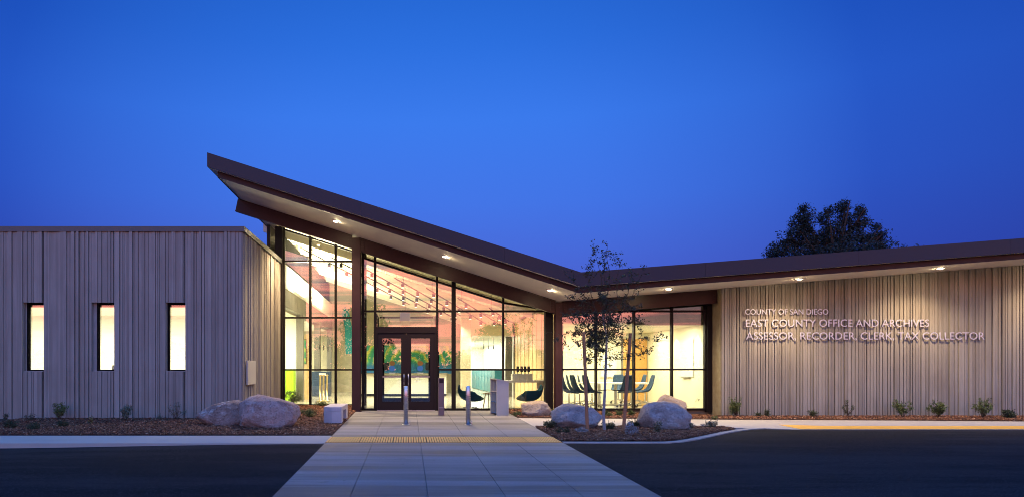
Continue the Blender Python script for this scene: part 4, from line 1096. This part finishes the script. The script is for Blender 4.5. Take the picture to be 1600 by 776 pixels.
def shrub(label, px, pyb, hpx, wpx, m_, seed, dens=1.0, name='shrub', sparse=False, Y=None, zoff=0.0):
    if Y is None: x, y = hit(px, pyb)
    else: y = Y; x = XY(px, y)
    h = hpx * y / FOC; w = wpx * y / FOC
    rt_ = root(name, label, 'shrub' if name == 'shrub' else 'plant', (x, y, G(x, y) + zoff), 0, 'plants in the mulch beds')
    rs = random.Random(seed); pts = []; st = MB(); ns = max(4, int(9 * dens))
    for k in range(ns):
        a = rs.uniform(0, 2 * math.pi); lean = rs.uniform(.15, 1) ** .7; hh = h * rs.uniform(.6, 1.0) * (1 - .35 * lean ** 2)
        end = Vector((math.cos(a) * w / 2 * lean, math.sin(a) * w / 2 * lean * .8, hh)); c0 = Vector((rs.uniform(-.03, .03), rs.uniform(-.03, .03), -.02))
        pp_ = [c0, c0.lerp(end, .35) + Vector((0, 0, h * .1)), c0.lerp(end, .7) + Vector((0, 0, h * .06)), end]
        st.tube(pp_, [.007, .005, .004, .002], 4, caps=False)
        ntw = 5 if not sparse else 3
        for j in range(ntw):
            f = rs.uniform(.3, 1.0); b = pp_[0].lerp(pp_[3], f) + Vector((0, 0, h * .06)); tw_ = Vector((rs.gauss(0, 1), rs.gauss(0, 1), rs.gauss(.5, .6))).normalized() * w * rs.uniform(.10, .22)
            st.tube([b, b + tw_], [.003, .0015], 3, caps=False)
            for q_ in range(int((14 if not sparse else 8) * dens)):
                p = b + tw_ * rs.uniform(.1, 1.05) + Vector((rs.gauss(0, .018), rs.gauss(0, .018), rs.gauss(0, .018))); p.z = max(p.z, .01); pts.append(p)
    st.build('stem', M['twig'], rt_); leaf_mesh('foliage', pts, .038 if h > .25 else .03, m_, rt_, seed, .3, .55); return rt_
SH = [
 ('dark leafy sprig at the far left foot of the ribbed wall', 9, 657, 15, 12, 'leaf_dark', .8, 1), ('low dark clump nearest the left picture edge by the sidewalk', 20, 670, 13, 26, 'leaf_dark', 1, 0),
 ('small dark arching sprig by the left wall joint', 48, 658, 14, 18, 'leaf_dark', .8, 1), ('low dark green clump near the sidewalk below the first window', 52, 672, 12, 22, 'leaf_dark', 1, 0),
 ('upright green shrub against the left wall between first and second windows', 92, 656, 32, 24, 'leaf', 1.2, 0), ('low spreading green plant in front of the upright green shrub', 96, 668, 13, 22, 'leaf_dark', 1, 0),
 ('thin yellow-green sprout left of the second window', 142, 662, 18, 8, 'leaf_yel', .6, 1), ('rounded grey-green shrub right of the second window', 196, 658, 26, 26, 'leaf_grey', 1.3, 0),
 ('tiny green tuft at the wall foot before the third window', 248, 656, 8, 10, 'leaf_grey', .5, 0), ('sparse grey-green shrub below the third window', 276, 656, 30, 32, 'leaf_grey', .9, 1),
 ('bushy green shrub before the lime green counter window', 458, 633, 27, 34, 'leaf', 1.6, 0), ('low trailing plant along the foot of the left bay window', 500, 635, 8, 34, 'leaf', 1.2, 0),
 ('low grass-green plant between rosy boulder and bench', 482, 653, 15, 30, 'leaf', 1.4, 0), ('small green tuft left of the tan boulder', 808, 650, 7, 16, 'leaf', .9, 0),
 ('small green tuft right of the tan boulder', 860, 648, 10, 14, 'leaf', .9, 0), ('dark low plant at the left foot of the round grey boulder', 860, 670, 13, 26, 'leaf_dark', 1.3, 0),
 ('dark creeping plant in front of the round grey boulder', 880, 677, 8, 26, 'leaf_dark', 1, 0), ('small silver plant by the left tree stake', 908, 677, 9, 24, 'leaf_silver', 1.1, 0),
 ('dark low plant between young tree and right stake', 952, 672, 13, 24, 'leaf_dark', 1.2, 0), ('dark low plant just right of the right stake', 990, 668, 13, 22, 'leaf_dark', 1.2, 0),
 ('silver lavender clump in front of the right tree stake', 985, 681, 20, 24, 'leaf_silver', 1.5, 0), ('grey-green sprig in front of the pointed grey boulder', 1026, 677, 21, 14, 'leaf_grey', .9, 0),
 ('grey-green sprig right of the pointed grey boulder', 1079, 671, 15, 18, 'leaf_grey', 1, 0), ('silver-green sprig near the kerb curve', 1113, 669, 14, 20, 'leaf_grey', 1, 0),
 ('tiny silver sprig between two grey-green sprigs', 1099, 668, 7, 8, 'leaf_silver', .5, 0), ('green tuft behind the sidewalk, left of the right tree stake', 949, 651, 9, 16, 'leaf', 1, 0),
 ('green tuft behind the sidewalk, under the dark mullion', 966, 650, 9, 12, 'leaf', 1, 0), ('green tuft behind the sidewalk, right of the right tree stake', 986, 650, 9, 14, 'leaf', 1, 0),
 ('tiny green tuft at the mulch edge below the concrete return', 1118, 655, 6, 12, 'leaf', .6, 0), ('airy green shrub at the right corner of the meeting room glass', 1101, 643, 32, 30, 'leaf', 1.4, 1),
 ('airy green shrub at the left end of the lettered wall', 1150, 651, 31, 28, 'leaf', 1.4, 0), ('small low sprig below the start of the lettering', 1187, 651, 7, 14, 'leaf_dark', .7, 0),
 ('small dark sprig right of the low sprig below the lettering', 1199, 651, 12, 14, 'leaf_dark', .8, 0), ('small dark-leaved plant below the middle of the small lettering', 1270, 652, 13, 16, 'leaf_dark', 1, 0),
 ('tall dark twiggy shrub below the word RECORDER', 1325, 652, 28, 22, 'leaf_dark', 1, 1), ('rounded green shrub, first of three similar on the lettered wall', 1410, 652, 30, 32, 'leaf', 1.4, 0),
 ('rounded green shrub, middle of three similar on the lettered wall', 1466, 652, 28, 34, 'leaf', 1.5, 0), ('rounded green shrub, last of three similar on the lettered wall', 1536, 653, 32, 38, 'leaf', 1.4, 0),
 ('low dark bush nearest the right picture edge', 1580, 654, 15, 26, 'leaf_dark', 1.3, 0)]
for i, (lb, px, pyb, hp, wp, mm, dn, sp_) in enumerate(SH): shrub(lb, px, pyb, hp, wp, M[mm], 100 + i, dn, sparse=bool(sp_))

# young tree with two stakes
ty = hit(945, 674); tx, tY = ty; sc = tY / FOC
sap = root('young_oak_tree', 'young staked tree with sparse small dark leaves in the right bed', 'tree', (tx, tY, G(tx, tY)))
def P3(px, py, dy=0.0): return Vector(((px - 945) * sc, dy, (674.5 - py) * sc))
rs = random.Random(99)
tk = MB()
trunk = [P3(945, 678), P3(943, 650), P3(945, 610), P3(947, 560), P3(948, 524), P3(944, 505, .03), P3(942, 486, .02)]
tk.tube(trunk, [.036, .032, .028, .026, .022, .020, .017], 8)
tk.build('trunk', M['bark'], sap)
br = MB(); tips = []
def branch(pts, r0, r1, leafy=.25, dens=1.0):
    n = len(pts); br.tube(pts, [r0 + (r1 - r0) * i / (n - 1) for i in range(n)], 5, caps=False)
    tot = sum((pts[i + 1] - pts[i]).length for i in range(n - 1))
    steps = int(tot / .035)
    for s_ in range(steps):
        f = s_ / steps
        if f < leafy: continue
        fi = f * (n - 1); i = int(fi); p = pts[i].lerp(pts[min(i + 1, n - 1)], fi - i)
        if rs.random() < .42 * dens:
            d = Vector((rs.gauss(0, 1), rs.gauss(0, 1), rs.gauss(.35, .7))).normalized() * rs.uniform(.06, .20)
            br.tube([p, p + d], [.0028, .0012], 3, caps=False)
            for q_ in range(rs.randint(7, 15)): tips.append(p + d * rs.uniform(.2, 1.1) + Vector([rs.gauss(0, .016) for _ in range(3)]))
        if rs.random() < .7 * dens: tips.append(p + Vector([rs.gauss(0, .02) for _ in range(3)]))
main = [
 ([(942, 486), (945, 470), (945, 450), (942, 425), (944, 405), (948, 383)], .013, .003, .1, 1.0),
 ([(942, 486), (935, 468), (938, 440), (932, 420), (925, 400), (921, 392)], .009, .002, .3, .8),
 ([(944, 470), (953, 450), (955, 425), (950, 400), (952, 390)], .008, .002, .3, .8),
 ([(948, 524), (935, 505), (928, 480), (920, 455), (915, 430), (918, 418)], .010, .002, .2, .9),
 ([(928, 480), (910, 460), (895, 440), (879, 429)], .006, .002, .2, .8),
 ([(946, 540), (930, 525), (912, 505), (900, 495), (893, 500)], .009, .002, .15, 1.3),
 ([(948, 530), (965, 505), (975, 480), (985, 455), (990, 435), (995, 415)], .010, .002, .2, .8),
 ([(970, 492), (985, 465), (990, 445), (1000, 425)], .006, .002, .3, .7),
 ([(955, 500), (965, 470), (962, 440), (968, 415), (965, 405)], .007, .002, .2, .8),
 ([(947, 550), (930, 548), (912, 540), (898, 538), (888, 530)], .008, .002, .1, 1.3),
 ([(898, 538), (890, 545), (885, 540), (880, 523)], .004, .002, .1, .8),
 ([(948, 545), (965, 540), (985, 535), (1000, 545), (1008, 560)], .008, .002, .1, .9),
 ([(985, 535), (1000, 528), (1012, 530), (1018, 535)], .004, .002, .1, .8),
 ([(948, 555), (960, 560), (972, 558), (985, 552), (1005, 553)], .006, .002, .1, 1.1),
 ([(947, 565), (935, 562), (925, 568), (922, 560)], .005, .002, .1, 1.3),
 ([(948, 520), (960, 512), (975, 505), (990, 500)], .007, .002, .1, 1.2),
 ([(946, 535), (925, 520), (905, 520), (893, 525)], .007, .002, .1, 1.4),
 ([(944, 500), (925, 495), (908, 480), (898, 468)], .006, .002, .2, 1.0),
 ([(944, 495), (965, 490), (985, 485), (1000, 480)], .006, .002, .2, 1.0),
]
for pts, r0, r1, lf, dn in main:
    dyd = rs.uniform(-.45, .45)
    pp_ = [P3(px, py, dyd * i / (len(pts) - 1)) for i, (px, py) in enumerate(pts)]
    branch(pp_, r0, r1, lf, dn)
    for k in range(3):       # side branches
        i = rs.randint(1, len(pp_) - 1); d = Vector((rs.gauss(0, 1), rs.gauss(0, 1), rs.gauss(.4, .5))).normalized() * rs.uniform(.15, .38)
        branch([pp_[i], pp_[i] + d * .5 + Vector((0, 0, .02)), pp_[i] + d], .004, .0015, .1, dn)
for k in range(75):          # dense heart of the crown
    c = P3(rs.gauss(938, 17), rs.gauss(522, 22), rs.gauss(0, .2)); d = Vector((rs.gauss(0, 1), rs.gauss(0, 1), rs.gauss(.2, .6))).normalized() * .25
    branch([P3(947, 530).lerp(c, .3), c, c + d], .004, .0015, .3, 1.0)
br.build('limbs', M['twig'], sap)
leaf_mesh('crown', tips, .040, M['leaf_oak'], sap, 5, .2, .65)
for (pb, pt, lb) in (((918, 676), (912, 518), 'left timber tree stake, in front of the round grey boulder'), ((974, 675), (985, 520), 'right timber tree stake, leaning slightly')):
    x, y = hit(*pb); top = Vector(((pt[0] - pb[0]) * y / FOC, 0, (pb[1] - pt[1]) * y / FOC))
    stq = root('tree_stake', lb, 'stake', (x, y, G(x, y)), 0, 'timber stakes beside the young tree')
    MB().tube([-top * .03, top * .5, top], [.036, .034, .032], 12).build('pole', M['stake'], stq)
tie = root('tree_tie', 'black rubber ties joining the two stakes to the young trunk', 'tree tie', (tx, tY, G(tx, tY)))
for py in (560.5, 609): MB().tube([P3(914 if py < 600 else 916, py), P3(930, py + 1.5, -.02), P3(948, py - .5, -.05), P3(965, py + .5, -.02), P3(982 if py < 600 else 979, py)], .008, 6).build('strap', M['rubber'], tie)

# big dark tree behind the right wing
FY = 58.0; fx = XY(1300, FY); fs = FY / FOC
big = root('large_background_tree', 'large dark tree rising behind the right-hand roof', 'tree', (fx, FY, -.5))
def F3(px, py, dy=0): return Vector(((px - 1300) * fs, dy, CAM_Z + .5 + (VY - py) * fs))
tk = MB(); tk.tube([(0, 0, 0), (0.1, 0, 4), F3(1300, 420)], [.45, .38, .28], 10)
lobes = [(1256, 326, 6, 6), (1255, 337, 12, 9), (1250, 350, 16, 9), (1243, 364, 18, 9), (1262, 364, 13, 10), (1236, 378, 20, 8), (1262, 382, 18, 10), (1222, 388, 17, 8), (1207, 396, 12, 5), (1245, 396, 34, 9), (1318, 319, 4, 5), (1316, 328, 9, 7), (1320, 341, 9, 10), (1296, 330, 6, 6), (1287, 343, 9, 9), (1296, 358, 13, 10), (1284, 374, 14, 10), (1318, 358, 14, 11), (1305, 378, 24, 12), (1343, 327, 4, 5), (1343, 337, 8, 7), (1352, 349, 9, 7), (1338, 354, 10, 8), (1340, 370, 17, 11), (1362, 372, 9, 9), (1371, 354, 6, 4), (1374, 366, 8, 7), (1378, 380, 8, 9), (1360, 388, 22, 9), (1320, 396, 66, 12)]
pts = []; rs = random.Random(12)
for (px, py, rx, ry) in lobes:
    tk.tube([F3(1300, 430), F3((1300 + px) / 2, (py + 430) / 2 + 6, rs.uniform(-1, 1)), F3(px, py, rs.uniform(-1, 1))], [.16, .10, .04], 5, caps=False)
    area_ = rx * ry
    for k in range(int(area_ * .24) + 6):
        a = rs.uniform(0, 2 * math.pi); r = math.sqrt(rs.random()) * rs.uniform(.75, 1.08); cxx, cyy, cdy = px + rx * r * math.cos(a), py + ry * r * math.sin(a), rs.gauss(0, 1) * rx * fs * .6
        cen = F3(cxx, cyy, cdy)
        for q_ in range(22): pts.append(cen + Vector((rs.gauss(0, .17), rs.gauss(0, .17), rs.gauss(0, .13))))
tk.build('trunk', M['twig'], big); leaf_mesh('crown', pts, .19, M['leaf_far'], big, 3, .1, .45)

# trees across the road behind the camera, seen as reflections in the glazing
tr0 = root('street_tree', 'x', 'tree', (0, 0, 0), 0, 'dark trees across the road, mirrored in the glass')
MB().tube([(0, 0, 0), (.05, 0, 1.5), (0, 0, 3)], [.2, .16, .1], 8).build('trunk', M['twig'], tr0)
rs = random.Random(44); pts = []
for k in range(150):
    a = rs.uniform(0, 6.283); zc = rs.uniform(1.0, 6.0); rr = 2.3 * math.sqrt(max(.05, 1 - ((zc - 3.0) / 3.2) ** 2)) * math.sqrt(rs.random())
    c = Vector((rr * math.cos(a), rr * math.sin(a), zc))
    for q_ in range(40): pts.append(c + Vector((rs.gauss(0, .28), rs.gauss(0, .28), rs.gauss(0, .22))))
leaf_mesh('crown', pts, .26, M['leaf_far'], tr0, 8, 0, .6)
where = ['leftmost', 'second', 'third', 'fourth', 'fifth', 'sixth', 'seventh', 'eighth', 'ninth', 'tenth', 'eleventh', 'twelfth', 'thirteenth', 'rightmost']
for i in range(14):
    x_ = -42 + i * 7.4 + rs.uniform(-1.4, 1.4); y_ = -48 + rs.uniform(-5, 5); s_ = rs.uniform(.75, 1.15) * (1.35 if i in (5, 10) else 1)
    lb = 'dark tree mirrored in the entrance glass, %s of the row across the road' % where[i]
    if i == 0: tr0.location = (x_, y_, -.5); tr0['label'] = lb; tr0.scale = (s_,) * 3
    else: dup(tr0, (x_, y_, -.5), rs.uniform(0, 6), lb, scale=(s_, s_, s_ * rs.uniform(.85, 1.1)))

tl = []; rs = random.Random(3)
for k in range(5200):
    x_ = rs.uniform(-150, 150); h_ = 4.2 + 1.5 * noise.noise(Vector((x_ * .12, 0, 2))) + 1.2 * noise.noise(Vector((x_ * .5, 4, 2)))
    c = Vector((x_, -74 + rs.gauss(0, 1.5), rs.uniform(0, 1) * h_))
    for q_ in range(7): tl.append(c + Vector((rs.gauss(0, .5), rs.gauss(0, .5), rs.gauss(0, .35))))
tlo = leaf_mesh('treeline', tl, .75, M['leaf_far'], None, 2, 0, .7); tlo.location = (0, 0, -.6); tlo['kind'] = 'stuff'
